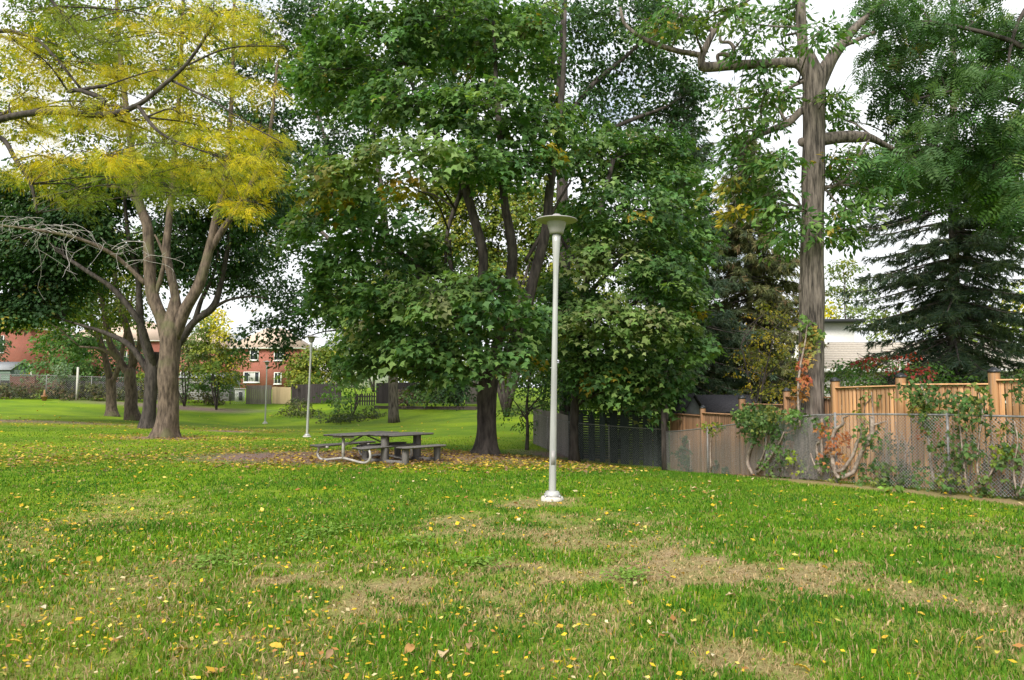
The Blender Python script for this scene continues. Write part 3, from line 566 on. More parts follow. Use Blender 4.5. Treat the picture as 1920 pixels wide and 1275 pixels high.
tree('shade_tree', 'brown forked tree, second from far end of the left row', 248, 43, 'bark_brown',
     [[(248, 790, 14), (246, 760, 11.5), (245, 715, 10.5), (243, 690, 10.5)], [(243, 705, 8), (222, 672, 7), (205, 640, 6), (196, 590, 5), (185, 530, 4), (170, 440, 3)],
      [(245, 700, 8), (248, 660, 7), (236, 610, 6), (222, 560, 5), (212, 500, 4), (208, 420, 3)], [(248, 690, 6), (262, 640, 5), (258, 580, 4), (262, 500, 3)], [(226, 675, 3.5), (190, 655, 3), (150, 650, 2)]],
     [(120, 560, 80, 36), (190, 590, 60, 30), (60, 580, 60, 36), (240, 540, 60, 40), (170, 470, 70, 50), (290, 480, 60, 50), (90, 480, 70, 46)], lobe_cfg(tpl='leaf', per=24, size=.2, R=.65, dens=6.5, pal=LIME, twig=.3, back=.5), nside=14)
tree('shade_tree', 'grey brown tree with low Y fork at the far end of the left row', 210, 48, 'bark_brown',
     [[(210, 783, 14), (209, 760, 9.5), (208, 725, 9), (209, 710, 9.5)], [(206, 715, 6.5), (196, 665, 6), (184, 628, 5.5), (170, 590, 4.5), (160, 540, 3.5), (150, 460, 2.5)],
      [(211, 715, 6), (222, 690, 5), (230, 655, 4), (240, 600, 3), (250, 540, 2)], [(188, 635, 4), (160, 615, 3), (135, 585, 2.4), (110, 570, 2)]],
     [(115, 635, 45, 24), (80, 600, 50, 20), (150, 650, 45, 26), (200, 600, 50, 30), (120, 560, 60, 40)], lobe_cfg(tpl='leaf', per=22, size=.22, R=.65, dens=6, pal=MAPLE, twig=.3, back=.5))
# --- honey locust leaning in from the left
LC = lobe_cfg(tpl='locust', per=30, size=.105, R=.34, dens=31, pal=LOCUST, droop=.4, flat=.88, jit=.55, vary=.34, hang=.3, twig=.8, back=.35, backd=1.6, dz=.9, core=.2)
tree('honey_locust', 'yellow leaved honey locust reaching in over the lawn from the left', -330, 13.5, 'bark_dark',
     [[(-330, 1010, 26), (-322, 800, 22), (-300, 500, 20), (-260, 260, 17), (-180, 80, 13), (-60, -120, 8)], [(-280, 330, 13), (-140, 270, 11), (0, 224, 6.5), (60, 212, 6.2, -.3), (110, 210, 6, -.5), (200, 216, 5.5, -.7), (258, 197, 4.6, -.8), (300, 165, 4, -.9), (345, 125, 3, -1), (385, 70, 2.6, -1.1), (412, 20, 2, -1.2)],
      [(160, 212, 6, -.6), (195, 190, 5, -.6), (150, 170, 4, -.6), (130, 172, 3.5, -.5), (200, 160, 3, -.5)], [(258, 197, 4, -.8), (290, 240, 3, -.9), (330, 265, 2, -1), (400, 290, 1.6, -1)], [(-200, 290, 8), (-60, 270, 6), (0, 258, 5), (30, 300, 4), (58, 345, 3.5), (70, 400, 2.6)],
      [(-200, 110, 9), (-20, 60, 5), (60, 70, 3.5), (105, 110, 3), (150, 165, 2.4)], [(-120, -20, 7), (40, -40, 4), (120, 30, 3), (160, 90, 2)], [(320, 150, 2.5, -.9), (400, 190, 1.6, -1), (470, 235, 1.2, -1), (530, 268, 1, -1)], [(345, 125, 2, -1), (430, 90, 1.5, -1), (540, 86, 1, -1)]],
     [(400, 25, 90, 24), (470, 40, 36, 16), (300, 60, 90, 28), (490, 82, 66, 10), (200, 80, 80, 26, -.2, 1, LGREEN), (430, 140, 46, 12), (485, 164, 46, 10), (330, 130, 90, 26), (220, 150, 80, 24), (100, 130, 80, 24), (40, 180, 70, 22), (140, 205, 90, 22), (60, 240, 80, 20),
      (240, 225, 90, 22), (340, 215, 80, 24), (300, 270, 90, 24, -.2, 1, LGREEN), (400, 255, 60, 22), (470, 245, 40, 14), (500, 264, 46, 10), (360, 310, 90, 24), (440, 310, 50, 16), (490, 300, 40, 12), (500, 340, 22, 10), (280, 330, 80, 20, -.2, 1, LGREEN), (200, 290, 70, 20), (420, 350, 50, 16), (110, 300, 60, 16), (60, 330, 50, 14),
      (150, 370, 50, 12, -.2, 1, LGREEN), (330, 365, 60, 12, -.2, 1, LGREEN), (30, 80, 60, 24), (120, 40, 70, 24, -.2, 1, LGREEN), (455, 385, 30, 10)], LC, nside=12)
# --- centre
MC = lobe_cfg(size=.158, per=28, R=.44, dens=15, back=.8)
tree('maple_tree', 'broad green maple spreading over the picnic tables, trunk flared at its foot', 910, 20, 'bark_dark',
     [[(912, 852, 30), (911, 825, 20), (912, 780, 18), (915, 730, 18.5), (922, 695, 19), (930, 660, 13), (936, 630, 8)], [(910, 715, 13), (893, 640, 11), (900, 560, 9.5), (906, 480, 9.5), (890, 415, 8.5), (868, 340, 8.5), (845, 290, 6.5), (800, 230, 4.5), (760, 120, 3)],
      [(918, 705, 13), (936, 630, 11), (957, 525, 9.5), (960, 460, 9.5), (946, 380, 8.5), (940, 290, 7), (932, 180, 5), (925, 40, 3)], [(930, 705, 14), (972, 625, 11), (1000, 525, 10), (1022, 440, 9.5), (1032, 350, 8), (1046, 250, 7), (1056, 140, 5), (1060, 20, 3)],
      [(896, 660, 7), (850, 600, 6), (820, 540, 5), (760, 480, 4), (700, 450, 3)], [(868, 350, 5), (840, 430, 4), (835, 500, 3)], [(985, 490, 4), (1015, 440, 3.5), (1040, 390, 3), (1070, 340, 2)], [(900, 600, 5), (850, 520, 4.4), (842, 450, 4)]],
     [(700, 60, 120, 60), (850, 30, 120, 60), (960, 90, 90, 66), (620, 130, 90, 66), (760, 190, 130, 48), (900, 200, 100, 55), (1010, 230, 70, 50), (650, 325, 95, 36, -3, 1, OLIVE), (780, 285, 105, 38, -3.2, 1, OLIVE), (900, 300, 90, 40, -2), (990, 300, 60, 40, -1),
      (625, 420, 80, 48, -2), (720, 400, 75, 48, -1), (800, 470, 60, 40, 0), (660, 500, 80, 46, -1.4), (625, 555, 66, 40, -1), (730, 560, 90, 46, -2), (830, 550, 86, 46, -2.6, 1, OLIVE), (930, 545, 70, 40, -3), (990, 600, 55, 44, -1.6), (800, 650, 96, 36, -2), (700, 640, 64, 40, -.5), (930, 650, 66, 36, -2.2),
      (880, 590, 80, 40, -1), (660, 690, 46, 30, 0), (840, 690, 54, 20, -1.6), (760, 690, 60, 24, 0), (620, 360, 36, 16, -3, 1, GOLD), (770, 350, 40, 14, -3, .8, GOLD)], MC, nside=26, ridge=.1, flare=.55, fh=.5)
tree('maple_tree', 'dense round maple right of the tall lamp, low boughs hanging before the dark fence', 1075, 23, 'bark_dark',
     [[(1075, 862, 10), (1076, 800, 8.5), (1082, 700, 8), (1095, 560, 7), (1120, 420, 5.5), (1150, 300, 4)], [(1082, 700, 5), (1130, 620, 4), (1200, 560, 3), (1260, 520, 2)], [(1095, 560, 5), (1180, 470, 4), (1260, 400, 3)], [(1100, 520, 4), (1060, 460, 3), (1040, 420, 2)], [(1080, 760, 4), (1140, 730, 3), (1220, 720, 2)]],
     [(1130, 300, 100, 50), (1230, 290, 80, 50), (1180, 390, 100, 50, -2), (1270, 360, 56, 50), (1285, 450, 50, 50), (1150, 480, 90, 46, -2, 1, OLIVE), (1240, 520, 80, 50, -2), (1090, 420, 60, 40), (1120, 600, 90, 40, -2.4, 1, OLIVE), (1225, 610, 84, 42, -2.4, 1, OLIVE), (1290, 560, 50, 50), (1090, 680, 66, 44, -1),
      (1170, 700, 84, 46, -1), (1245, 700, 60, 44, -.6), (1225, 752, 46, 20, -.6), (1060, 560, 56, 46, -1), (1300, 640, 40, 36), (1150, 742, 60, 20, .4), (1030, 640, 50, 40), (1240, 440, 60, 46, -1)], lobe_cfg(size=.155, per=26, R=.44, dens=17), nside=14)
tree('tall_maple', 'tall dark maple whose top shows above the centre trees', 1062, 31, 'bark_dark',
     [[(1062, 850, 14), (1060, 600, 12), (1056, 400, 11), (1050, 250, 9), (1052, 120, 7), (1060, -20, 5)], [(1052, 240, 6), (1110, 160, 5), (1180, 100, 3.4), (1240, 40, 2)], [(1056, 300, 6), (1150, 240, 4.5), (1250, 200, 3)], [(1052, 150, 5), (1000, 60, 3)]],
     [(1050, 50, 110, 60), (1180, 30, 100, 60), (1270, 70, 70, 60), (1180, 140, 100, 50), (1285, 180, 50, 56), (1110, 210, 80, 46), (1290, 250, 40, 30), (1020, 150, 60, 40), (1220, 230, 60, 40)], lobe_cfg(tpl='leaf', size=.19, per=26, R=.6, dens=7, pal=DARKM), nside=10)
tree('backing_maple', 'dark maple with pale straight trunk standing behind the picnic tables', 738, 45, 'bark_grey',
     [[(738, 768, 10), (737, 700, 9), (736, 640, 8.5), (730, 540, 7.5), (720, 400, 6), (700, 250, 4)], [(734, 600, 5), (680, 520, 4.5), (620, 450, 4), (560, 400, 3), (520, 330, 2)], [(728, 520, 5), (650, 380, 4), (600, 230, 3), (560, 100, 2)], [(736, 640, 4), (640, 600, 3), (560, 580, 2)]],
     [(460, 120, 56, 60), (455, 220, 50, 50), (455, 310, 46, 36), (600, 20, 60, 50), (520, 50, 80, 60), (560, 180, 70, 60), (500, 250, 56, 50), (520, 370, 56, 50), (565, 460, 60, 46), (520, 560, 46, 50, -3), (590, 560, 50, 50, -3), (540, 620, 30, 30, -3), (450, 640, 20, 24, -3), (500, 615, 30, 18, -3), (530, 650, 30, 20, -3), (470, 480, 40, 30), (495, 480, 36, 36), (640, 80, 80, 60), (700, 200, 80, 50), (640, 250, 70, 40), (800, 100, 80, 50), (750, 480, 70, 40), (860, 130, 70, 50), (610, 300, 40, 40), (540, 290, 50, 40), (700, 350, 60, 36), (560, 390, 50, 40)],
     lobe_cfg(tpl='leaf', size=.22, per=26, R=.7, dens=5.5, pal=DARKM, back=.4), nside=10)
tree('sapling', 'small leafy sapling with thin leaning trunk behind the big maple', 988, 27, 'bark_dark',
     [[(992, 842, 4), (989, 800, 3), (988, 760, 2.6), (994, 700, 2)], [(989, 790, 1.6), (970, 760, 1.2), (955, 740, .8)], [(989, 770, 1.6), (1015, 740, 1.2)]],
     [(980, 730, 36, 18), (1010, 720, 36, 20), (965, 770, 26, 14), (1000, 765, 34, 16), (985, 795, 22, 10), (1030, 750, 26, 20), (1000, 690, 30, 18)], lobe_cfg(tpl='leaf', size=.1, per=18, R=.26, dens=14, pal=OAKP, back=.3, backd=.8), nside=7, flare=.2)
# --- the oak-like tree in front of the cedar fence
def oak_extra(r, tb, lb):
    for u, v, s in [(1504, 266, 9), (1538, 346, 8), (1516, 426, 8), (1533, 455, 7), (1503, 540, 7), (1506, 300, 7), (1500, 62, 6)]:
        p = at(u, v, 15.4 - (.12 if 1508 < u < 1530 else 0)); a = np.arange(8) * pi / 4; V = [p + np.array([0, -.05, 0]) * s / 8]
        for q, rr in ((.45, .7), (1, 1.0)): V += [p + np.array([math.cos(t) * rr, q * .9 - .7, math.sin(t) * rr * 1.1]) * s / 97 for t in a]
        T = [(0, 1 + k, 1 + (k + 1) % 8) for k in range(8)] + [t for k in range(8) for t in ((1 + k, 9 + k, 9 + (k + 1) % 8), (1 + k, 9 + (k + 1) % 8, 1 + (k + 1) % 8))]
        tb.add(V, T)
OC = lobe_cfg(tpl='long', size=.15, per=22, R=.3, dens=23, pal=OAKP, droop=.45, flat=.7, jit=.55, hang=.22, twig=1.0, back=.25, backd=1.2, core=.15, vary=.25)
oak = tree('oak_tree', 'tall ridged grey trunk with wide horizontal limbs, standing just behind the chain link fence', 1520, 15.4, 'bark_grey',
     [[(1519, 905, 33), (1520, 850, 28), (1520, 790, 25), (1521, 700, 23), (1522, 560, 21.5), (1524, 400, 21), (1526, 250, 20), (1527, 170, 20.5), (1525, 145, 20), (1519, 120, 15), (1512, 95, 10)],
      [(1522, 160, 13), (1508, 110, 10.5), (1503, 60, 9.5), (1500, 0, 9), (1497, -120, 7)], [(1524, 155, 11), (1503, 124, 10.5), (1484, 117, 9.5), (1440, 119, 8.5), (1380, 122, 9), (1330, 126, 9), (1313, 124, 8.5)],
      [(1316, 128, 7.5), (1315, 108, 7), (1322, 92, 6.5), (1338, 60, 5.5), (1362, 30, 4.5), (1402, 0, 3.6), (1450, -30, 2.5)], [(1316, 104, 5.5), (1290, 99, 5), (1268, 95, 5), (1222, 80, 4.6), (1190, 62, 3.8), (1170, 42, 3.2), (1163, 14, 2.6)], [(1338, 60, 4), (1310, 40, 3.4), (1270, 28, 2.6), (1240, 10, 2)],
      [(1348, 118, 3.2), (1346, 104, 3.6), (1360, 102, 4), (1374, 108, 4), (1376, 92, 3.6), (1368, 80, 3.2), (1352, 78, 3), (1350, 64, 2.4)],
      [(1530, 165, 15), (1548, 128, 13.5), (1562, 105, 12), (1580, 82, 10), (1604, 52, 8), (1645, 15, 6), (1700, -40, 4)], [(1575, 88, 5), (1600, 78, 4), (1640, 60, 3)],
      [(1536, 262, 13), (1556, 260, 11.5), (1582, 257, 11), (1612, 257, 10), (1636, 260, 7, .2), (1680, 282, 4.5, .6), (1730, 300, 3.5, 1), (1790, 330, 2, 1.5)],
      [(1515, 205, 8), (1500, 210, 7), (1478, 230, 6.5), (1440, 246, 5.5), (1405, 264, 4.2), (1388, 300, 2.6)], [(1512, 150, 3.5), (1480, 165, 3), (1440, 195, 2.5), (1380, 205, 1.8), (1350, 210, 1.2)],
      [(1540, 352, 4), (1565, 348, 3.6), (1590, 330, 3), (1618, 280, 2.4), (1630, 262, 2)], [(1570, 347, 2.5), (1600, 345, 2), (1620, 325, 1.4)], [(1508, 400, 3), (1494, 375, 2.4), (1480, 362, 2), (1450, 368, 1.2)], [(1478, 232, 3), (1462, 210, 2.4), (1440, 180, 1.6)],
      [(1400, 268, 2.4), (1385, 285, 2.2), (1398, 310, 2), (1380, 340, 1.4), (1372, 365, 1)], [(1506, 50, 3), (1460, 50, 2), (1410, 45, 1.4)], [(1540, 345, 2.4), (1560, 370, 2), (1585, 400, 1.4), (1600, 430, 1)]],
     [(1380, 290, 36, 18), (1410, 315, 30, 14), (1440, 300, 24, 14), (1470, 300, 20, 14), (1400, 215, 34, 14), (1440, 235, 26, 10), (1470, 190, 26, 14), (1375, 180, 26, 12), (1440, 165, 30, 12), (1420, 50, 50, 22), (1350, 20, 60, 24), (1470, 20, 40, 24), (1280, 30, 50, 26), (1230, 50, 34, 18), (1400, 90, 30, 12),
      (1470, 95, 20, 14), (1450, 370, 24, 10), (1470, 400, 22, 10), (1455, 440, 22, 9), (1480, 455, 16, 8), (1460, 345, 24, 10), (1560, 330, 22, 16), (1590, 350, 28, 18), (1570, 400, 26, 16), (1610, 400, 22, 14), (1590, 440, 20, 12), (1555, 440, 14, 10), (1560, 300, 22, 14), (1620, 330, 26, 18), (1570, 220, 26, 20), (1560, 180, 22, 16),
      (1590, 290, 20, 12), (1540, 60, 30, 24), (1400, 345, 30, 12), (1370, 260, 30, 12), (1420, 140, 30, 12), (1500, 420, 12, 10), (1440, 390, 14, 8), (1640, 360, 24, 14), (1660, 320, 30, 20), (1378, 395, 22, 10, 0, .8, GOLD), (1365, 345, 16, 8, 0, .8, GOLD), (1405, 380, 20, 10)],
     OC, nside=60, ridge=.09, flare=.25, fh=.4, knob=.05, extra=oak_extra, sub=9)
AC = lobe_cfg(tpl='ash', size=.2, per=19, R=.46, dens=9, pal=ASHP, droop=.55, flat=.75, hang=.6, jit=.7, twig=.6, back=.6, backd=2.0, core=.3)
tree('ash_tree', 'feathery leaved ash hanging over the cedar fence from the upper right', 2120, 16.5, 'bark_dark',
     [[(2120, 890, 26), (2110, 600, 22), (2090, 300, 19), (2060, 60, 14), (2040, -150, 8)], [(2090, 280, 10), (2000, 150, 7), (1920, 90, 5.5), (1840, 60, 4), (1720, 40, 3), (1650, 60, 2)], [(2095, 330, 9), (1980, 230, 6), (1900, 190, 4.5), (1800, 170, 3), (1700, 190, 2)], [(2060, 60, 8), (1960, -10, 5), (1915, 30, 4), (1895, 90, 3), (1890, 130, 2)], [(2100, 400, 8), (1980, 330, 5), (1880, 300, 3), (1800, 290, 2)]],
     [(1690, 50, 90, 50), (1800, 40, 90, 60), (1890, 60, 70, 60), (1750, 130, 90, 40), (1850, 160, 80, 46), (1680, 165, 50, 36), (1740, 215, 80, 36), (1830, 240, 80, 40), (1900, 250, 56, 46), (1700, 255, 40, 26), (1780, 290, 60, 26), (1860, 320, 66, 30), (1930, 150, 60, 60), (1920, 350, 50, 30), (1655, 100, 40, 30), (1640, 20, 40, 30), (1990, 60, 70, 60), (2000, 220, 70, 60), (1700, 300, 26, 14), (1960, 300, 50, 40), (1690, 325, 36, 18), (1780, 340, 60, 24), (1860, 365, 60, 24), (1650, 300, 26, 20), (1930, 400, 50, 26), (1740, 300, 50, 24)], AC)
# --- conifers
SPR = ([(.055, .095, .062), (.08, .125, .075), (.11, .155, .085), (.15, .17, .09)], [4, 4, 3, 1])
BRNS = ([(.1, .125, .05), (.15, .165, .065), (.2, .19, .08), (.065, .09, .045), (.2, .14, .075)], [3, 3, 2, 2, .7])
def conifer(name, label, u, Y, vtop, zlow, Rb, pal, rb, droop=.32, curtain=.55, step=.34, nb=6, exp=.8, blade=.15, group=None, dens=1.0, lean=0.0, zmax=99):
    f = foot(u, Y); top = at(u + lean, vtop, Y); H = top[2] - f[2]; r = root(name, label, 'tree', f, group); tb = MB(); lb = MB()
    def ax(z): return f + (top - f) * ((z - f[2]) / H)
    tb.add(*tube([f - [0, 0, .1], ax(f[2] + H * .3), ax(f[2] + H * .65), top], [rb, rb * .78, rb * .45, .02], 12, 6, .06, .3, .4, knob=.08))
    z = f[2] + zlow
    while z < min(top[2] - .15, f[2] + zmax):
        t = (z - f[2]) / H; Lz = Rb * (1 - t) ** exp
        for k in range(nb):
            az = rng.random() * 2 * pi; Lb = Lz * (.45 + .62 * rng.random()); d = np.array([math.cos(az), math.sin(az), 0.]); s = np.linspace(0, 1, 8)
            up = .35 * (t - .35); zz = up * Lb * s - droop * Lb * (1 - t * .7) * (s ** 1.4) + .16 * Lb * s ** 4
            p0 = ax(z + rng.normal(0, .08)); Pb = p0 + d * (Lb * s)[:, None]; Pb[:, 2] += zz
            tb.add(*tube(Pb, np.linspace(.008 + .011 * Lb, .004, 8), 4, 1, cap=False))
            nt = max(4, int(Lb * 9 * dens)); ss = .16 + .84 * rng.random(nt) ** .8; B0 = np.stack([np.interp(ss, s, Pb[:, q]) for q in range(3)], 1)
            sd = np.array([-d[1], d[0], 0]); sg = rng.choice([-1, 1], nt)[:, None]; tl = (.12 + .34 * (1 - ss * .6) * min(1, Lb)) * (.7 + .6 * rng.random(nt))
            tv = norm(sd * sg * (.5 + .5 * rng.random(nt))[:, None] + d * .55 + np.array([0, 0, -1]) * (curtain * (.5 + rng.random(nt)))[:, None] + rng.normal(0, .12, (nt, 3)))
            tb.add(*sticks(B0, B0 + tv * tl[:, None], .005, .002))
            per = 14; idx = np.repeat(np.arange(nt), per); q = rng.random(nt * per); P = B0[idx] + tv[idx] * (tl[idx] * q)[:, None]
            Fw = tv[idx] * .9 + rng.normal(0, .42, (nt * per, 3)); cc = palette(*pal, nt)[idx] * (.75 + .5 * rng.random(nt * per))[:, None]
            leaves(lb, 'needle', P, Fw, rng.normal(0, 1, (nt * per, 3)), blade * (.7 + .6 * rng.random(nt * per)), cc)
        z += step * (.8 + .4 * rng.random())
    tb.build('trunk', M['bark_conifer'], r, smooth=True); lb.build('foliage', M['needle'], r, kind='stuff'); return r
conifer('spruce', 'dark spruce with layered open boughs behind the cedar fence, below the ash', 1787, 24, -260, .7, 3.9, SPR, .2, droop=.4, curtain=.5, exp=.5, nb=9, step=.26, blade=.18, dens=1.5, zmax=9.5)
conifer('spruce', 'dark narrow spruce rising beside the dense round maple', 1283, 32, 130, 1.8, 4.0, SPR, .16, droop=.4, curtain=.8, step=.36, blade=.24, nb=8, dens=1.3)
conifer('spruce', 'olive brown drooping spruce between the dark narrow spruce and the oak', 1405, 34, 250, 1.0, 4.3, BRNS, .17, droop=.5, curtain=.95, step=.32, blade=.26, dens=1.3, nb=9, exp=.65)
conifer('spruce', 'bare lower trunked spruce with purplish bark beside the dark fence post', 1243, 25, 330, 4.2, 1.8, SPR, .18, droop=.4, curtain=.7, step=.5, blade=.17)
# --- small trees and shrubs
def shrub(name, label, base, Y, lobes, pal, size=.08, per=20, R=.25, dens=10, tpl='leaf', cat='shrub', stems=5, bark='bark_dark', group=None, vb=None, back=.4, backd=.8, twig=.7, **k):
    f = foot(base, Y); r = root(name, label, cat, f, group); tb = MB(); lb = MB(); sk = []; sr = []
    top = min(l[1] for l in lobes); tz = at(base, top, Y)[2] - f[2]
    for i in range(stems):
        a = rng.random() * 2 * pi; sp_ = .18 * tz * rng.random(); e = f + np.array([math.cos(a) * sp_ * 1.6, math.sin(a) * sp_, tz * (.6 + .35 * rng.random())]); m_ = (f + e) / 2 + np.array([rng.normal(0, .06), rng.normal(0, .06), 0]) * tz
        r0 = max(.008, (.018 if tz < 2 else .011) * tz); q = tube([f - [0, 0, .05], m_, e], [r0, r0 * .7, r0 * .3], 5, 4); tb.add(*q); sp2 = smooth_path(np.array([f, m_, e]), 4); sk.append(sp2[2:]); sr.append(np.full(len(sp2) - 2, r0 * .6))
    crown_of(tb, lb, np.concatenate(sk), np.concatenate(sr), lobes, Y, lobe_cfg(tpl=tpl, size=size, per=per, R=R, dens=dens, pal=pal, back=back, backd=backd, twig=twig, **k), f[:2])
    tb.build('stem', M[bark], r, smooth=True); lb.build('foliage', M['leaf'], r, kind='stuff'); return r
shrub('small_tree', 'olive and gold small tree beside the oak trunk, behind the cedar fence', 1440, 23, [(1440, 640, 40, 30), (1470, 600, 34, 24), (1400, 680, 40, 30), (1450, 700, 44, 30), (1490, 660, 30, 26), (1420, 735, 40, 18), (1480, 730, 34, 18), (1430, 590, 30, 20)], GOLD, .085, 22, .3, 10, cat='tree', stems=4)
shrub('japanese_maple', 'shrub tipped with red leaves above the cedar fence under the spruce', 1690, 19, [(1650, 690, 50, 16), (1700, 690, 40, 12, -.4, 1, ([(.28, .03, .03), (.35, .06, .04), (.14, .12, .04)], [3, 2, 1])), (1655, 670, 30, 8, -.5, 1, ([(.28, .03, .03), (.2, .05, .03)], [2, 1])), (1720, 706, 40, 12), (1610, 712, 44, 14), (1670, 718, 60, 12), (1750, 716, 40, 10), (1620, 690, 36, 18), (1660, 678, 36, 14), (1730, 690, 40, 14)], OAKP, .09, 20, .26, 12)
shrub('evergreen_shrub', 'green yellow shrub filling the gap between oak trunk and cedar post', 1565, 19.5, [(1560, 690, 26, 16), (1590, 700, 30, 18), (1560, 730, 24, 20), (1545, 755, 22, 14), (1600, 730, 30, 14)], OAKP, .09, 20, .26, 11)
shrub('hedge_bush', 'low green bush behind the right end of the cedar fence', 1860, 20, [(1810, 710, 50, 14), (1880, 705, 50, 16), (1930, 700, 40, 20), (1760, 722, 30, 10)], MAPLE, .09, 18, .26, 9)
for lab, u, Y, lobes, pal in [
    ('pale green far tree just left of the oak trunk', 1470, 62, [(1470, 500, 24, 26), (1455, 540, 26, 24), (1480, 570, 30, 24), (1440, 590, 30, 20), (1485, 610, 20, 16)], FARP),
    ('pale green far tree between oak trunk and big spruce', 1590, 60, [(1580, 510, 34, 26), (1560, 550, 26, 26), (1610, 550, 30, 26), (1590, 580, 30, 16), (1640, 590, 24, 20)], FARP),
    ('small bright yellow far tree right of the oak trunk above the flat roof', 1552, 58, [(1553, 578, 12, 10), (1548, 592, 12, 8)], YELP),
    ('green and yellow far tree at the right edge behind the spruce', 1900, 50, [(1900, 560, 40, 30), (1880, 600, 40, 24), (1920, 610, 40, 30), (1850, 630, 40, 20), (1910, 570, 20, 14, 0, 1, YELP)], LIME),
    ('broad far tree low behind the big spruce', 1740, 55, [(1700, 600, 44, 20), (1760, 610, 44, 24), (1820, 620, 40, 20), (1660, 625, 30, 16)], FARP)]:
    shrub('distant_tree', lab, u, Y, lobes, pal, .26, 20, .7, 3.5, cat='tree', stems=3, group='pale trees beyond the right houses', back=.5, backd=3)
shrub('young_tree', 'thin young tree with pale leaves in front of the grey shed', 345, 58, [(350, 640, 26, 22), (375, 670, 30, 20), (350, 690, 26, 18), (385, 620, 20, 18), (365, 655, 24, 18)], FARP, .22, 20, .6, 8, cat='tree', stems=4, backd=2)
shrub('young_tree', 'young tree with drooping bright yellow plume by the grey shed', 405, 57, [(408, 600, 14, 26, -1, 1, YELP), (418, 630, 14, 16, -1, 1, YELP), (395, 650, 34, 18), (420, 680, 34, 16), (390, 690, 34, 14), (440, 665, 22, 18), (430, 705, 26, 12), (385, 610, 18, 24)], LIME, .22, 20, .55, 9, cat='tree', stems=3, backd=2)
shrub('dogwood', 'light yellow green small tree behind the far lamps', 590, 64, [(560, 680, 30, 22), (595, 670, 34, 24), (630, 665, 26, 28), (570, 715, 34, 14), (610, 705, 34, 18), (545, 700, 20, 16), (650, 690, 24, 24)], LIME, .24, 22, .65, 8, cat='tree', stems=4, backd=2)
shrub('dark_bush', 'dark green bush hanging over the bank beside the low railing', 660, 52, [(655, 680, 26, 24), (650, 720, 30, 20), (690, 700, 26, 24), (625, 745, 24, 14), (645, 760, 22, 14)], OAKP, .2, 20, .5, 5, stems=4, backd=1.5)
for lab, u, v, Y, ru in [('sprawling juniper at the left end of the bank', 545, 775, 54, 26), ('upright pale juniper on the bank', 560, 755, 55, 20), ('low juniper in front of the far dark fence', 590, 778, 53, 30), ('low juniper nearest the lamps on the bank', 622, 786, 50, 24), ('rounded juniper at the middle foot of the bank', 655, 780, 48, 26), ('bright tipped juniper at the right end of the bank', 697, 776, 50, 24)]:
    shrub('juniper', lab, u, Y, [(u, v, ru, 10), (u - ru * .5, v + 5, ru * .7, 8), (u + ru * .5, v + 4, ru * .7, 8)], ([(.05, .08, .035), (.09, .12, .045), (.16, .17, .06), (.12, .1, .05)], [3, 4, 2, 1]), .2, 20, .4, 9, tpl='long', stems=3, group='junipers on the grassy bank', backd=.8)
for lab, u, Y, lobes, pal in [
    ('dark green bush between the red house and the row of trees', 120, 62, [(110, 650, 50, 26), (80, 690, 36, 24), (140, 690, 40, 24), (180, 650, 40, 30), (160, 700, 34, 20)], MAPLE),
    ('dark leafy bush directly behind the far trunks', 205, 63, [(210, 660, 40, 34), (230, 700, 40, 26), (180, 705, 30, 20), (260, 690, 26, 30)], DARKM),
    ('pale leaved bush beside the tall fence post', 120, 59, [(118, 690, 22, 12), (100, 705, 20, 12), (130, 712, 18, 10)], ([(.13, .2, .1), (.2, .27, .15), (.08, .14, .06)], [3, 2, 2])),
    ('yellow green bush glimpsed behind the black trunk', 270, 60, [(268, 705, 14, 12), (272, 720, 14, 8)], YELP[:1] and LIME)]:
    shrub('garden_bush', lab, u, Y, lobes, pal, .24, 20, .6, 4.5, group='bushes along the back gardens', backd=1.5)
TH = ([(.07, .095, .035), (.12, .13, .045), (.18, .16, .06), (.14, .09, .06), (.05, .07, .03)], [4, 3, 2, 2, 2])
for lab, u, lobes in [('leafy vine thicket in front of the green shed', 15, [(10, 728, 30, 14), (30, 738, 26, 8), (-15, 732, 24, 14)]), ('brownish vine thicket on the back fence near the red boards', 75, [(60, 730, 24, 12), (90, 734, 24, 10), (50, 742, 20, 5)]),
                ('tangled vine thicket left of the tall fence post', 118, [(118, 728, 20, 14), (128, 742, 16, 6), (100, 742, 16, 6)]), ('bare twiggy thicket right of the tall fence post', 175, [(172, 728, 26, 14), (190, 740, 20, 8)]), ('dark thicket on the fence behind the far trunks', 235, [(230, 735, 24, 14), (262, 740, 18, 12)]),
                ('dark bush against the grey shed wall', 385, [(378, 735, 12, 20), (385, 748, 14, 8)]), ('low thicket at the foot of the grey shed', 345, [(345, 745, 14, 10), (410, 748, 16, 7)])]:
    shrub('vine_thicket', lab, u, 57.5 + u / 120, lobes, TH, .19, 18, .45, 12, stems=6, group='thickets along the back fence', backd=.5)
shrub('backdrop_tree', 'yellow green tree glimpsed through the limbs of the big maple', 950, 44, [(950, 400, 40, 40), (990, 460, 40, 36), (940, 500, 44, 36), (1000, 540, 40, 36), (900, 450, 36, 36), (960, 600, 50, 36), (1010, 640, 40, 36), (870, 560, 40, 40), (960, 690, 50, 30), (1040, 520, 40, 40), (920, 350, 50, 36), (1000, 380, 46, 40), (860, 400, 40, 40), (1040, 430, 40, 40), (900, 520, 40, 40), (830, 370, 40, 40), (870, 330, 40, 30), (1080, 570, 40, 40), (1100, 480, 40, 40), (840, 460, 40, 40), (1140, 570, 40, 30)], LIME, .22, 24, .6, 12, cat='tree', stems=4, backd=2)
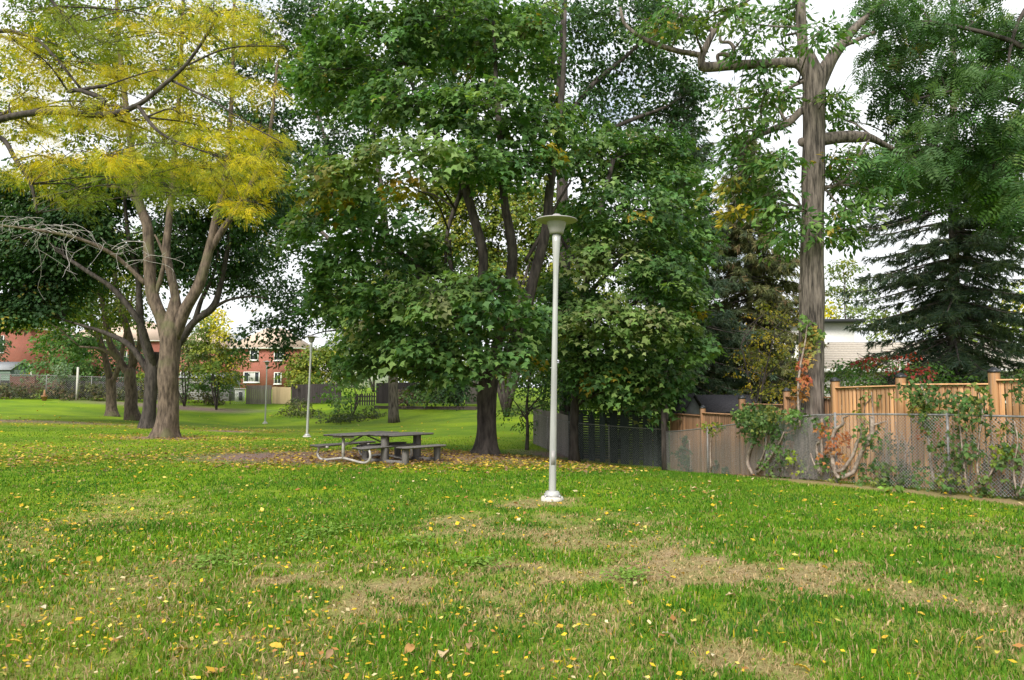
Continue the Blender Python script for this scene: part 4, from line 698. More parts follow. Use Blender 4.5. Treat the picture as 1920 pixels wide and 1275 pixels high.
shrub('backdrop_tree', 'dark green tree filling the corner behind the slatted fence', 1160, 29, [(1060, 640, 50, 44), (1120, 600, 60, 50), (1190, 620, 60, 50), (1240, 680, 50, 40), (1150, 680, 60, 40), (1060, 700, 50, 30), (1110, 725, 50, 34), (1190, 725, 50, 34), (1050, 740, 40, 30), (1240, 740, 40, 24), (1020, 690, 36, 36), (1280, 640, 40, 40)], DARKM, .17, 24, .5, 7, cat='tree', stems=5, backd=1.5)
shrub('backdrop_tree', 'tall pale green tree behind the second lamp and far fence', 700, 78, [(640, 560, 36, 36), (700, 520, 44, 44), (760, 560, 44, 40), (700, 600, 50, 36), (820, 600, 50, 40), (640, 620, 34, 24), (780, 660, 50, 34), (860, 660, 40, 34), (700, 670, 40, 24)], LIME, .3, 22, .9, 3.5, cat='tree', stems=3, backd=3)
shrub('backdrop_tree', 'dark broad tree low at the far left behind the vine covered fence', -60, 66, [(-60, 640, 60, 40), (-120, 600, 60, 50), (-20, 660, 30, 26)], DARKM, .26, 22, .7, 4.5, cat='tree', stems=3, backd=2)
for lab, u, Y, lobes, pal in [('bluish bush against the shadowy fence beyond the bank', 800, 53.5, [(790, 735, 30, 22), (820, 745, 24, 16)], MAPLE), ('reddish bush beside the bluish one beyond the bank', 765, 54, [(765, 742, 22, 18), (750, 750, 16, 10)], ([(.2, .12, .09), (.14, .15, .08), (.1, .13, .05)], [2, 2, 2])),
    ('dark hedge clump left of the big maple trunk', 858, 51.5, [(850, 735, 30, 26), (875, 725, 26, 30), (835, 720, 30, 20)], DARKM), ('green bush in front of the pale shed roof', 400, 60, [(395, 712, 30, 12), (425, 722, 18, 14), (360, 718, 24, 14)], OAKP)]:
    shrub('garden_bush', lab, u, Y, lobes, pal, .2, 20, .5, 8, group='bushes along the back gardens', backd=.8)
# far wood behind the houses, one mass
wb = MB(); tbw = MB()
for i in range(44):
    u = -500 + i * 66 + rng.normal(0, 20); Y = rng.uniform(112, 150); h = rng.uniform(40, 95)
    if 420 < u < 640: h *= .55
    if 1280 < u: h *= .6
    c = at(u, 735 - h * .55, Y); a = rng.uniform(3.2, 5.0); n = 60; d = norm(rng.normal(0, 1, (n, 3)))
    spray_leaves(wb, 'leaf', c + d * np.array([a, a, h * .6 / FPX * Y]) * (.5 + .5 * rng.random((n, 1))), d, np.full(n, 1.5), 12, .85, [FARP, LIME, MAPLE][i % 3], .4)
    tbw.add(*sticks([c[0], Y, 0], [c[0], Y, c[2]], .25, .12, 5))
for (mbx, nm, mt) in ((wb, 'far_wood', 'leaf'), ): o = mbx.build(nm, M[mt], kind='stuff'); tag(o, 'hazy green and yellow treetops far behind the houses', 'wood')
o = tbw.build('far_wood_trunks', M['bark_dark'], kind='stuff'); tag(o, 'thin dark trunks of the far treetops behind the houses', 'wood')
# ------------------------------------------------------------------ lamps
def make_lamp(label, u, Y, H, lean):
    f = foot(u, Y); r = root('lamp_post', label, 'street lamp', f, 'park lamp posts'); k = H / 4.23
    def P(name, prof, mat, n=28, ph=0.0, par=r):
        b = MB(); b.add(*lathe(np.array(prof) * k, n, f, ph)); return b.build(name, M[mat], par, smooth=False)
    P('base_plate', [(0, -.05), (.175, -.05), (.175, .035), (.16, .055), (0, .055)], 'concrete', 8, pi / 8)
    b = P('base_collar', [(.1, .05), (.118, .055), (.118, .085), (.1, .12), (.085, .135), (.06, .14)], 'lamp')
    b = P('pole', [(.054, .1), (.052, .5), (.047, 1.3), (.041, 2.3), (.0375, 3.0), (.039, 3.3), (.047, 3.55), (.059, 3.8), (.064, 3.93), (0, 3.93)], 'lamp')
    for p in b.data.polygons: p.use_smooth = True
    h = P('lamp_head', [(.075, 3.92), (.1, 3.925), (.108, 3.96), (.135, 4.05), (.15, 4.125), (.15, 4.13)], 'lamp_shade')
    P('shade', [(.14, 4.10), (.2, 4.118), (.305, 4.125), (.312, 4.132), (.305, 4.142), (.16, 4.165), (.085, 4.18), (.075, 4.2), (.05, 4.222), (0, 4.23)], 'lamp_shade', 40, 0.0, r)
    for c in (h,):
        for p in c.data.polygons: p.use_smooth = True
    if Y < 20:
        b = MB(); b.add(*box(f + [0, -.0545, .62], (.06, .008, .2))); b.build('access_door', M['lamp_shade'], r)
        for k in range(4):
            a = pi / 4 + k * pi / 2; b = MB(); b.add(*lathe([(0, .05), (.016, .05), (.016, .085), (0, .085)], 6, f + [math.cos(a) * .142, math.sin(a) * .142, 0])); b.build('anchor_bolt', M['galv'], r)
    r.rotation_euler = (0, lean, 0); return r
make_lamp('tall pale metal lamp post standing alone on the open lawn', 1035, 11.4, 4.23, math.radians(1.1))
make_lamp('grey lamp post just behind the picnic tables on their left', 576, 31, 4.1, math.radians(1.6))
make_lamp('smallest white lamp post in front of the red brick house', 497, 51, 4.15, math.radians(.6))
# ------------------------------------------------------------------ picnic tables
def plank(parent, name, c, s, rz, mat, tilt=0):
    k = ('plank', mat)
    if k not in MESHES:
        V, T = box((0, 0, 0), (1, 1, 1)); b = MB(); b.add(V, T); m = b.mesh('plank'); m.materials.append(M[mat]); MESHES[k] = m
    o = bpy.data.objects.new(name, MESHES[k]); COL.objects.link(o); o.parent = parent
    o.location = Vector(c) - Vector(WL[parent.name]); o.scale = s; o.rotation_euler = (0, tilt, rz); WL[o.name] = np.asarray(c, float); return o
MESHES = {}
ax = np.array([.6, .8, 0]); cr = np.array([.8, -.6, 0]); RZ = math.atan2(.8, .6)
def on(c, a, b_, z): p = c + ax * a + cr * b_; return np.array([p[0], p[1], c[2] + z])
f1 = foot(684, 17.55); t1 = root('picnic_table', 'weathered plank picnic table on bent steel pipe frames, nearer the left', 'picnic table', f1, 'picnic tables under the maple')
for b_ in np.linspace(-.31, .31, 5): plank(t1, 'table_plank', on(f1, 0, b_, .6), (1.72, .145, .04), RZ, 'table_wood', random.gauss(0, .006))
for sd in (-.7, .7):
    for b_ in (-.072, .072): plank(t1, 'bench_plank', on(f1, 0, sd + b_, .35), (1.72, .135, .04), RZ, 'table_wood', random.gauss(0, .006))
for s in (-.62, .62):
    b = MB(); b.add(*tube([on(f1, s, x, z) for x, z in [(-.84, .315), (-.82, .25), (-.86, .16), (-.78, .06), (-.6, .035), (-.3, .07), (0, .1), (.3, .07), (.6, .035), (.78, .06), (.86, .16), (.82, .3), (.6, .41), ]][:12] + [on(f1, s, .66, .32)], [.027] * 13, 8, 4))
    b.add(*tube([on(f1, s, -.82, .31), on(f1, s, -.5, .317)], [.026, .026], 8, 2)); b.build('pipe_frame', M['table_steel'], t1, smooth=True)
    b = MB(); b.add(*tube([on(f1, s, 0, .08), on(f1, s, 0, .575)], [.034, .034], 8, 2)); b.build('leg', M['table_steel'], t1, smooth=True)
    b = MB(); b.add(*tube([on(f1, s, -.33, .56), on(f1, s, .33, .56)], [.026, .026], 6, 2)); b.build('top_bracket', M['table_steel'], t1, smooth=True)
    b = MB(); b.add(*tube([on(f1, s * .97, 0, .36), on(f1, s * .1, 0, .565)], [.018, .018], 6, 2)); b.build('brace', M['table_steel'], t1, smooth=True)
f2 = foot(753, 17.4); t2 = root('picnic_table', 'picnic table on square timber pedestals, nearer the big maple', 'picnic table', f2, 'picnic tables under the maple')
for b_ in np.linspace(-.3, .3, 5): plank(t2, 'table_plank', on(f2, 0, b_, .6), (1.3, .14, .042), RZ, 'table_wood', random.gauss(0, .006))
for sd in (-.62, .62):
    for b_ in (-.07, .07): plank(t2, 'bench_plank', on(f2, 0, sd + b_, .35), (1.3, .13, .042), RZ, 'table_wood', random.gauss(0, .006))
    for s in (-.5, .5): plank(t2, 'bench_post', on(f2, s, sd, .135), (.11, .11, .38), RZ, 'post_wood')
for s in (-.5, .5):
    plank(t2, 'table_post', on(f2, s, 0, .26), (.13, .13, .63), RZ, 'post_wood'); plank(t2, 'ground_beam', on(f2, s, 0, .03), (.1, 1.3, .09), RZ, 'post_wood')
# ------------------------------------------------------------------ cedar fence on the right
def unit_box(key, mat, bev=True):
    if key not in MESHES:
        b = MB(); b.add(*box((0, 0, .5), (1, 1, 1))); m = b.mesh(key); m.materials.append(M[mat]); MESHES[key] = m
    return MESHES[key]
def piece(name, key, mat, parent, c, s, rz, ry=0.0):
    o = bpy.data.objects.new(name, unit_box(key, mat)); COL.objects.link(o); o.parent = parent
    o.location = Vector(c) - Vector(WL[parent.name]); o.scale = s; o.rotation_euler = (0, ry, rz); WL[o.name] = np.asarray(c, float); return o
CP = [(1255, 23.2, 775), (1318, 20.9, 774), (1392, 18.9, 757), (1476, 17.1, 744), (1568, 14.9, 727), (1692, 13.35, 721), (1868, 12.0, 713), (2080, 10.6, 706), (2722, 7.2, 700)]
cpts = [np.r_[at(u, 800, Y)[:2], at(u, v, Y)[2]] for u, Y, v in CP]
for lab, a, b_ in [('low cedar fence section darkened with tree shade in front of the dark roofed garden shed', 0, 4), ('tall honey cedar fence section at the right with vines', 4, 8)]:
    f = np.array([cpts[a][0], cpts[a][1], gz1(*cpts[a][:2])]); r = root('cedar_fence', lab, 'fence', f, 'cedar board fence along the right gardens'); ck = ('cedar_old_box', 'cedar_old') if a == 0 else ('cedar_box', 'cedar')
    for i in range(a, b_ + (1 if b_ == 8 else 0)):
        p = cpts[i]; q = cpts[min(i + 1, 8)]; d = (q - p)[:2] if i < 8 else (p - cpts[i - 1])[:2]; Ld = np.hypot(*d); dn = d / max(Ld, 1e-6); rz = math.atan2(dn[1], dn[0]); zb = gz1(*p[:2]); tz = p[2] if i == 8 else max(p[2], cpts[max(i - 1, 0)][2] if i > a else -9)
        if i != 0:
            po = piece('post', *ck, r, (p[0], p[1], zb - .1), (.12, .12, tz + .1 - zb + .12), rz)
            if 1 <= i: 
                cb_ = MB(); h0 = tz + .12; V = []; 
                pr = [(.0, 0), (.098, 0), (.098, .03), (.075, .045), (.02, .085), (0, .085)]
                cb_.add(*lathe(pr, 4, (p[0], p[1], h0), rz + pi / 4)); o = cb_.build('post_cap', M['black_metal'], r)
        if i == b_: break
        n = int(round((Ld - .12) / .1)); zt = (p[2] if i < 4 else (p[2] + q[2]) / 2) if i != 4 else p[2]
        zt0, zt1 = (zt, zt) if i < 4 else (p[2] + .0, q[2] - (.06 if i == 5 else .02))
        for k in range(n):
            t = (.06 + (k + .5) * (Ld - .12) / n) / Ld; x, y = p[:2] + d * t; z0 = gz1(x, y) - .02; tt = zt0 + (zt1 - zt0) * t; off = random.choice((0, .003, .006))
            wd = (Ld - .12) / n * .74 + random.gauss(0, .003)
            piece('board', *ck, r, (x + dn[1] * off, y - dn[0] * off, z0 + random.random() * .02), (wd, .018, tt - .045 - z0), rz)
            piece('backing_board', *ck, r, (x - dn[1] * .1 + dn[0] * (Ld - .12) / n * .5, y + dn[0] * .1 + dn[1] * (Ld - .12) / n * .5, z0 + .03), ((Ld - .12) / n * .7, .016, tt - .06 - z0), rz)
        ang = -math.atan2(zt1 - zt0, Ld)
        # rails: stretch a unit box along the run (its origin is at the bottom centre)
        mid = p[:2] + d * .5; tm = (zt0 + zt1) / 2
        piece('top_cap', *ck, r, (mid[0], mid[1], tm - .02), (Ld - .125, .11, .035), rz, ang)
        piece('top_rail', *ck, r, (mid[0] + dn[1] * -.035, mid[1] + dn[0] * .035, tm - .13), (Ld - .125, .03, .08), rz, ang)
        piece('bottom_rail', *ck, r, (mid[0] + dn[1] * -.04, mid[1] + dn[0] * .04, gz1(*mid) + .2), (Ld - .125, .035, .085), rz, ang)
# ------------------------------------------------------------------ chain-link fences
def chain(label, pts, h, sp_, wr, pr, posts, cat='fence', group=None, toprail=True, hs=None):
    P = np.asarray(pts, float); f = np.array([P[0][0], P[0][1], gz1(*P[0])]); r = root('chain_link_fence', label, cat, f, group)
    s = np.r_[0, np.cumsum(np.hypot(*np.diff(P, axis=0).T))]; Ls = s[-1]
    def hh(t): return h if hs is None else np.interp(t, s, hs)
    def pos(t, k): 
        x = np.interp(t, s, P[:, 0]); y = np.interp(t, s, P[:, 1]); z0 = gz(x, y); return np.c_[x, y, z0 + .03 + (np.asarray(hh(t)) - .03) * k]
    ns = 6; wb = MB(); t0 = np.arange(-h, Ls, sp_); A = []; B = []
    for i in range(ns):
        for sg in (1, -1):
            ka, kb = i / ns, (i + 1) / ns; ta = t0 + h * (ka if sg > 0 else 1 - ka); tb_ = t0 + h * (kb if sg > 0 else 1 - kb); ok = (ta >= 0) & (tb_ >= 0) & (ta <= Ls) & (tb_ <= Ls)
            A.append(pos(ta[ok], ka)); B.append(pos(tb_[ok], kb))
    wb.add(*sticks(np.concatenate(A), np.concatenate(B), wr, wr)); wb.build('wire_mesh', M['galv'], r, kind='stuff')
    if toprail:
        tt = np.linspace(0, Ls, max(3, int(Ls / .8))); b = MB(); b.add(*tube(pos(tt, 1.0), np.full(len(tt), pr * .75), 8, 1)); b.build('top_rail', M['old_galv'], r, smooth=True)
    for t in posts:
        if t < 0 or t > Ls: continue
        p = pos(np.array([t]), 0)[0]; q = pos(np.array([t]), 1)[0]; p = p - [0, 0, .1]; b = MB(); b.add(*tube([p, q + [0, 0, .03]], [pr, pr], 8, 2)); b.build('post', M['old_galv'], r, smooth=True)
    return r
cl_pts = [at(u, v, Y)[:2] for u, v, Y in [(1245, 885, 22.3), (1400, 893, 18.0), (1560, 905, 13.9), (1920, 938, 11.2)]] + [np.array([8.7, 7.2])]
d0 = 0; acc = [0]
for a, b_ in zip(cl_pts[:-1], cl_pts[1:]): acc.append(acc[-1] + np.hypot(*(b_ - a)))
chain('galvanised chain link fence with vines in front of the cedar fence', cl_pts, 1.2, .0535, .0027, .022, [.05, 2.6, 5.6, acc[2] + .1, acc[2] + 2.1, acc[3] + .2, acc[3] + 2.6], group='park boundary wire fences', hs=[1.1, 1.22, 1.22, 1.2, 1.2])
chain('dim chain link fence in front of the dark green slatted fence', [at(1243, 885, 22.6)[:2], at(1080, 866, 23.6)[:2], at(1000, 834, 29)[:2]], 1.16, .06, .001, .016, [.02, 1.6, 3.0, 6], group='park boundary wire fences')
chain('far chain link fence along the back gardens at left', [at(-120, 748, 55.5)[:2], at(0, 748, 56.5)[:2], at(200, 752, 58.5)[:2], at(332, 756, 60.5)[:2]], 1.75, .16, .005, .035, [1, 4, 7, 10, 13, 16, 18], group='park boundary wire fences')
chain('far wire gate section in front of the white utility box', [at(431, 757, 61.6)[:2], at(460, 758, 62)[:2]], 1.55, .16, .006, .035, [.02, 1.2], group='park boundary wire fences')
f = foot(142, 57.6); r = root('fence_post', 'tall pale post above the far chain link fence', 'post', f); b = MB(); b.add(*tube([f - [0, 0, .1], f + [0, 0, 2.45]], [.085, .075], 10, 2)); b.build('pole', M['concrete'], r, smooth=True)
f = foot(1245, 22.2); r = root('timber_post', 'dark round timber post between the dark fence and the cedar fence', 'post', f); b = MB(); b.add(*tube([f - [0, 0, .1], f + [0, 0, 1.75]], [.085, .08], 10, 3, knob=.06)); b.build('pole', M['bark_dark'], r, smooth=True)
# ------------------------------------------------------------------ dark green slatted fence, weathered fence going back
p, q = at(1072, 800, 24.6)[:2], at(1236, 800, 23.6)[:2]; d = q - p; Ld = np.hypot(*d); rz = math.atan2(d[1], d[0]); dn = d / Ld; f = np.array([*p, gz1(*p)])
r = root('slatted_fence', 'dark green fence of upright boards over louvred slats, under the maple boughs', 'fence', f); ztop = at(1150, 772, 24.1)[2]
bx = [0, .1, .235, .36, .49, .615, .74, .87, .96, 1]; bw = [.22, .2, .2, .17, .24, .26, .2, .28, .14, .12]
for t, wd in zip(bx, bw): x, y = p + d * t; z0 = gz1(x, y) - .05; piece('board', 'green_box', 'green_fence', r, (x, y, z0), (wd, .025, ztop - z0), rz)
for k in range(18): m_ = p + d * .5; z0 = gz1(*m_); piece('slat', 'green_box', 'green_fence', r, (m_[0] - dn[1] * .05, m_[1] + dn[0] * .05, z0 + .12 + k * (ztop - z0 - .2) / 18), (Ld, .014, .062), rz)
piece('top_rail', 'green_box', 'green_fence', r, (*(p + d * .5 + np.array([-dn[1], dn[0]]) * .0), ztop + .003), (Ld + .1, .09, .04), rz)
def board_fence(name, label, p, q, h, mat, pitch=.15, gap=.012, horizontal=False, z_add=0.0, group=None, top=None, rail=True, minh=.3):
    p = np.asarray(p); q = np.asarray(q); d = q - p; Ld = np.hypot(*d); rz = math.atan2(d[1], d[0]); dn = d / Ld; f = np.array([*p, gz1(*p)]); r = root(name, label, 'fence', f, group); key = mat + '_box'
    if horizontal:
        n = int(h / pitch); m_ = (p + q) / 2; z0 = gz1(*m_) + z_add
        for k in range(n): piece('board', key, mat, r, (*m_, z0 + k * pitch), (Ld, .025, pitch - gap), rz)
        for t in np.linspace(0, 1, max(2, int(Ld / 2.4) + 1)): x, y = p + d * t; piece('post', key, mat, r, (x - dn[1] * .06, y + dn[0] * .06, gz1(x, y) - .1), (.09, .09, h + z_add + .1), rz)
    else:
        n = max(2, int(Ld / pitch))
        for k in range(n):
            x, y = p + d * ((k + .5) / n); z0 = gz1(x, y) - .03 + z_add; zt = (top if top is not None else gz1(x, y) + z_add + h) + random.gauss(0, .008); piece('board', key, mat, r, (x, y, z0), (Ld / n - gap, .022, zt - z0), rz)
        m_ = (p + q) / 2; zt = (top if top is not None else gz1(*m_) + h + z_add)
        if rail:
            for hz in (.25, h - .25): piece('rail', key, mat, r, (m_[0] - dn[1] * .04, m_[1] + dn[0] * .04, zt - h + hz), (Ld, .04, .09), rz)
    return r
X2 = lambda u, Y: at(u, 750, Y)[:2]
board_fence('board_fence', 'weathered grey fence running back behind the tall lamp', X2(1000, 29.6), X2(1074, 24.7), 1.35, 'grey_board', .2)
board_fence('board_fence', 'weathered grey board fence below the red brick house', X2(461, 62.2), X2(509, 62.6), 1.5, 'grey_board', .16)
board_fence('board_fence', 'short new tan board panel behind the smallest lamp', X2(510, 62.4), X2(545, 61.5), 1.3, 'tan_board', .2, z_add=.08)
board_fence('board_fence', 'almost black board fence behind the second lamp', X2(546, 61.6), X2(640, 60.5), 1.45, 'dark_board', .2, z_add=.15)
board_fence('board_fence', 'red brown board fence below the left red house', X2(18, 60), X2(64, 60.5), 1.55, 'red_board', .2, horizontal=True, z_add=.15)
board_fence('board_fence', 'short red brown horizontal fence panel left of the tall post', X2(86, 60.7), X2(122, 61), 1.45, 'red_board', .2, horizontal=True, z_add=.15)
board_fence('board_fence', 'low dark board fence behind the thickets at the far left', X2(-110, 57.6), X2(16, 59.2), 1.25, 'dark_board', .22)
board_fence('board_fence', 'dark boards behind the tall fence post and far trunks', X2(124, 60.6), X2(254, 61.4), 1.3, 'dark_board', .22)
board_fence('board_fence', 'dim dark board fence behind the left row of trees', X2(255, 61.5), X2(334, 62), 1.3, 'dark_board', .2)
board_fence('picket_railing', 'low dark picket railing on top of the bank', X2(664, 57), X2(704, 57), .85, 'dark_board', .16, gap=.07, z_add=.1)
board_fence('board_fence', 'grey boards glimpsed behind the big maple trunk', X2(872, 54), X2(930, 53), 1.6, 'grey_board', .2, z_add=.1)
board_fence('board_fence', 'shadowy brown fence beyond the bank behind the tables', X2(705, 58), X2(870, 55), 1.5, 'dark_board', .24, z_add=.1)
f = foot(700, 55); r = root('timber_edging', 'row of old timbers edging the top of the bank', 'edging', f)
for i in range(6):
    p = at(702 + i * 32, 767, 55 - i * .85)[:2]; q = at(702 + (i + 1) * 32, 767, 55 - (i + 1) * .85)[:2]; d = q - p; m_ = (p + q) / 2
    for k in (0, 1): piece('timber', 'timber_box', 'timber', r, (*m_, gz1(*m_) - .04 + k * .125), (np.hypot(*d) - .04, .14 - k * .01, .12), math.atan2(d[1], d[0]))
# ------------------------------------------------------------------ buildings
def window(parent, c, wd, h, rz=0.0, bars=(1, 0), mat='white_paint', curtain=False, sill=True, depth=.1):
    """c = centre on the wall plane, facing -Y"""
    fb_ = MB(); t = .09; y = -depth / 2
    for dx, dz, sx, sz in [(0, h / 2 - t / 2, wd, t), (0, -h / 2 + t / 2, wd, t), (-wd / 2 + t / 2, 0, t, h - 2 * t), (wd / 2 - t / 2, 0, t, h - 2 * t)]: fb_.add(*box((c[0] + dx, c[1] + y, c[2] + dz), (sx, depth, sz)))
    for k in range(bars[0]): fb_.add(*box((c[0], c[1] + y * .8, c[2] - h / 2 + h * (k + 1) / (bars[0] + 1)), (wd - 2 * t - .01, depth * .5, .05)))
    for k in range(bars[1]): fb_.add(*box((c[0] - wd / 2 + wd * (k + 1) / (bars[1] + 1), c[1] + y * .85, c[2]), (.07, depth * .6, h - 2 * t - .01)))
    fr = fb_.build('window', M[mat], parent)
    b = MB(); b.add(*box((c[0], c[1] - .014, c[2]), (wd - 2 * t + .01, .02, h - 2 * t + .01))); b.build('pane', M['glass'], fr)
    if curtain: b = MB(); b.add(*box((c[0] + wd * .05, c[1] - .03, c[2]), (wd * .35, .008, h - 2 * t - .02))); b.build('curtain', M['curtain'], fr)
    if sill: b = MB(); b.add(*box((c[0], c[1] - .09, c[2] - h / 2 - .045), (wd + .12, .18, .08))); b.build('sill', M['white_paint'], fr)
def brick_house(label, u0, u1, Y, veave, vridge, wins, depth=8.0, roof='rose_roof', hip=True, group='red brick houses behind the park'):
    a = at(u0, veave, Y); b_ = at(u1, veave, Y); z0 = gz1((a[0] + b_[0]) / 2, Y) - .3; zt = a[2]; r = root('brick_house', label, 'house', (a[0], Y, z0), group); W = b_[0] - a[0]; cx = (a[0] + b_[0]) / 2
    b = MB(); b.add(*box((cx, Y + depth / 2, (z0 + zt) / 2), (W, depth, zt - z0))); b.build('wall', M['brick'], r)
    zr = at(u0, vridge, Y + depth / 2)[2]; o = .45; hw = W / 2 + o; ins = depth * .42 if hip else 0
    V = [(cx - hw, Y - o, zt), (cx + hw, Y - o, zt), (cx + hw, Y + depth + o, zt), (cx - hw, Y + depth + o, zt), (cx - hw + ins, Y + depth / 2, zr), (cx + hw - ins, Y + depth / 2, zr)]
    b = MB(); b.add(np.array(V) + [0, 0, .125], [(0, 1, 5), (0, 5, 4), (1, 2, 5), (2, 3, 4), (2, 4, 5), (3, 0, 4), (0, 2, 1), (0, 3, 2)]); b.build('roof', M[roof], r)
    b = MB(); b.add(*box((cx, Y + depth / 2, zt + .06), (W + 2 * o - .02, depth + 2 * o - .02, .12))); b.build('eave', M['white_paint'], r)
    for u, v, wpx, hpx, bars, cur in wins:
        c = at(u, v, Y); window(r, (c[0], Y, c[2]), wpx / FPX * Y, hpx / FPX * Y, 0, bars, curtain=cur)
    return r
brick_house('red brick house with rose roof right of the nearest left trunk', 433, 560, 92, 654, 617, [(477, 665.5, 16, 20, (1, 0), False), (523, 668, 18, 16, (1, 0), False), (472, 707, 30, 20, (0, 2), True), (521, 709, 14, 22, (0, 1), False)])
brick_house('red brick house mostly hidden by the young trees, tan roof', 318, 428, 95, 655, 618, [(372, 667, 18, 6, (0, 0), False), (420, 667, 16, 18, (1, 0), False), (350, 707, 24, 20, (0, 1), True)])
brick_house('red brick house at the left edge with dark patio window', -80, 56, 86, 616, 570, [(-1, 645, 18, 32, (1, 0), False), (46, 699, 28, 30, (0, 1), True)], roof='rose_roof')
brick_house('brick house behind the left row of trees, tan roof', 120, 300, 97, 640, 605, [(150, 665, 18, 18, (1, 0), False), (230, 668, 18, 18, (1, 0), False), (200, 708, 20, 20, (0, 1), False)])
def gable_shed(name, label, u0, u1, Y, veave, vridge, wall, roof, depth=2.6, ridge_x=True, siding=None, cat='shed', hip=False):
    a = at(u0, veave, Y); b_ = at(u1, veave, Y); z0 = gz1((a[0] + b_[0]) / 2, Y) - .1; zt = a[2]; zr = at((u0 + u1) / 2, vridge, Y + (depth / 2 if ridge_x else 0))[2]; W = b_[0] - a[0]; cx = (a[0] + b_[0]) / 2; r = root(name, label, cat, (a[0], Y, z0)); o = .15
    b = MB(); b.add(*box((cx, Y + depth / 2, (z0 + zt) / 2), (W, depth, zt - z0)))
    if not ridge_x: b.add([(cx - W / 2, Y, zt), (cx + W / 2, Y, zt), (cx, Y, zr), (cx - W / 2, Y + depth, zt), (cx + W / 2, Y + depth, zt), (cx, Y + depth, zr)], [(0, 1, 2), (3, 5, 4)])
    else: b.add([(cx - W / 2, Y, zt), (cx - W / 2, Y + depth, zt), (cx - W / 2, Y + depth / 2, zr), (cx + W / 2, Y, zt), (cx + W / 2, Y + depth, zt), (cx + W / 2, Y + depth / 2, zr)], [(0, 2, 1), (3, 4, 5)])
    b.build('wall', M[wall], r); rb = MB(); sl = (zr - zt)
    def slab(P): 
        P = np.array(P); V = np.vstack([P, P + [0, 0, .06]]); rb.add(V, [(0, 2, 1), (0, 3, 2), (4, 5, 6), (4, 6, 7), (0, 1, 5), (0, 5, 4), (1, 2, 6), (1, 6, 5), (2, 3, 7), (2, 7, 6), (3, 0, 4), (3, 4, 7)])
    if ridge_x:
        k = o * sl / (depth / 2)
        slab([(cx - W / 2 - o, Y - o, zt - k + .01), (cx + W / 2 + o, Y - o, zt - k + .01), (cx + W / 2 + o, Y + depth / 2, zr + .01), (cx - W / 2 - o, Y + depth / 2, zr + .01)]); slab([(cx - W / 2 - o, Y + depth / 2, zr + .012), (cx + W / 2 + o, Y + depth / 2, zr + .012), (cx + W / 2 + o, Y + depth + o, zt - k), (cx - W / 2 - o, Y + depth + o, zt - k)])
    else:
        k = o * sl / (W / 2)
        slab([(cx - W / 2 - o, Y - o, zt - k + .01), (cx, Y - o, zr + .01), (cx, Y + depth + o, zr + .01), (cx - W / 2 - o, Y + depth + o, zt - k + .01)]); slab([(cx, Y - o, zr + .012), (cx + W / 2 + o, Y - o, zt - k), (cx + W / 2 + o, Y + depth + o, zt - k), (cx, Y + depth + o, zr + .012)])
    rb.build('roof', M[roof], r)
    if siding:
        n = int((zt - z0) / siding)
        for i in range(n): piece('siding_board', wall + '_sbox', wall, r, (cx, Y - .012, z0 + i * siding), (W, .022, siding - .03), 0, 0)
    return r
gable_shed('garden_shed', 'grey green sided shed at the left edge before the red house', -40, 19, 62, 693, 680, 'siding_green', 'grey_roof', siding=.2)
gable_shed('garden_shed', 'pale grey lap sided shed behind the young trees', 336, 430, 64, 708, 700, 'siding_grey', 'grey_roof', siding=.21)
sh = gable_shed('garden_shed', 'slate grey shed with dark shingle roof and gable end behind the low cedar fence', 1290, 1425, 25.5, 772, 744, 'shed_wall', 'dark_roof', depth=2.4)
a = at(1278, 776, 25.0); c = at(1313, 776, 25.0); zr = at(1300, 741, 25)[2]; cx = at(1300, 776, 25)[0]; W = .66; Y0 = 24.9
b = MB(); b.add(np.array([(cx - W * .5, Y0, a[2]), (cx + W * .5, Y0, a[2]), (cx, Y0, zr - .08), (cx - W * .5, Y0 + 1, a[2]), (cx + W * .5, Y0 + 1, a[2]), (cx, Y0 + 1, zr - .08)]), [(0, 1, 2), (3, 5, 4), (0, 2, 5), (0, 5, 3), (1, 4, 5), (1, 5, 2)]); b.build('gable', M['shed_wall'], sh)
for sg in (-1, 1):
    b = MB(); P0 = np.array([(cx, Y0 - .12, zr), (cx + sg * (W * .5 + .12), Y0 - .12, a[2] - .09), (cx + sg * (W * .5 + .12), Y0 + 1.4, a[2] - .09), (cx, Y0 + 1.4, zr)]); V = np.vstack([P0, P0 + [0, 0, .07]]); b.add(V, [(0, 2, 1), (0, 3, 2), (4, 5, 6), (4, 6, 7), (0, 1, 5), (0, 5, 4), (1, 2, 6), (1, 6, 5), (2, 3, 7), (2, 7, 6), (3, 0, 4), (3, 4, 7)]); b.build('gable_roof', M['dark_roof'], sh)
gable_shed('far_house', 'grey roofed house glimpsed above the light green small tree', 600, 720, 105, 668, 640, 'stucco', 'grey_roof', depth=8, cat='house')
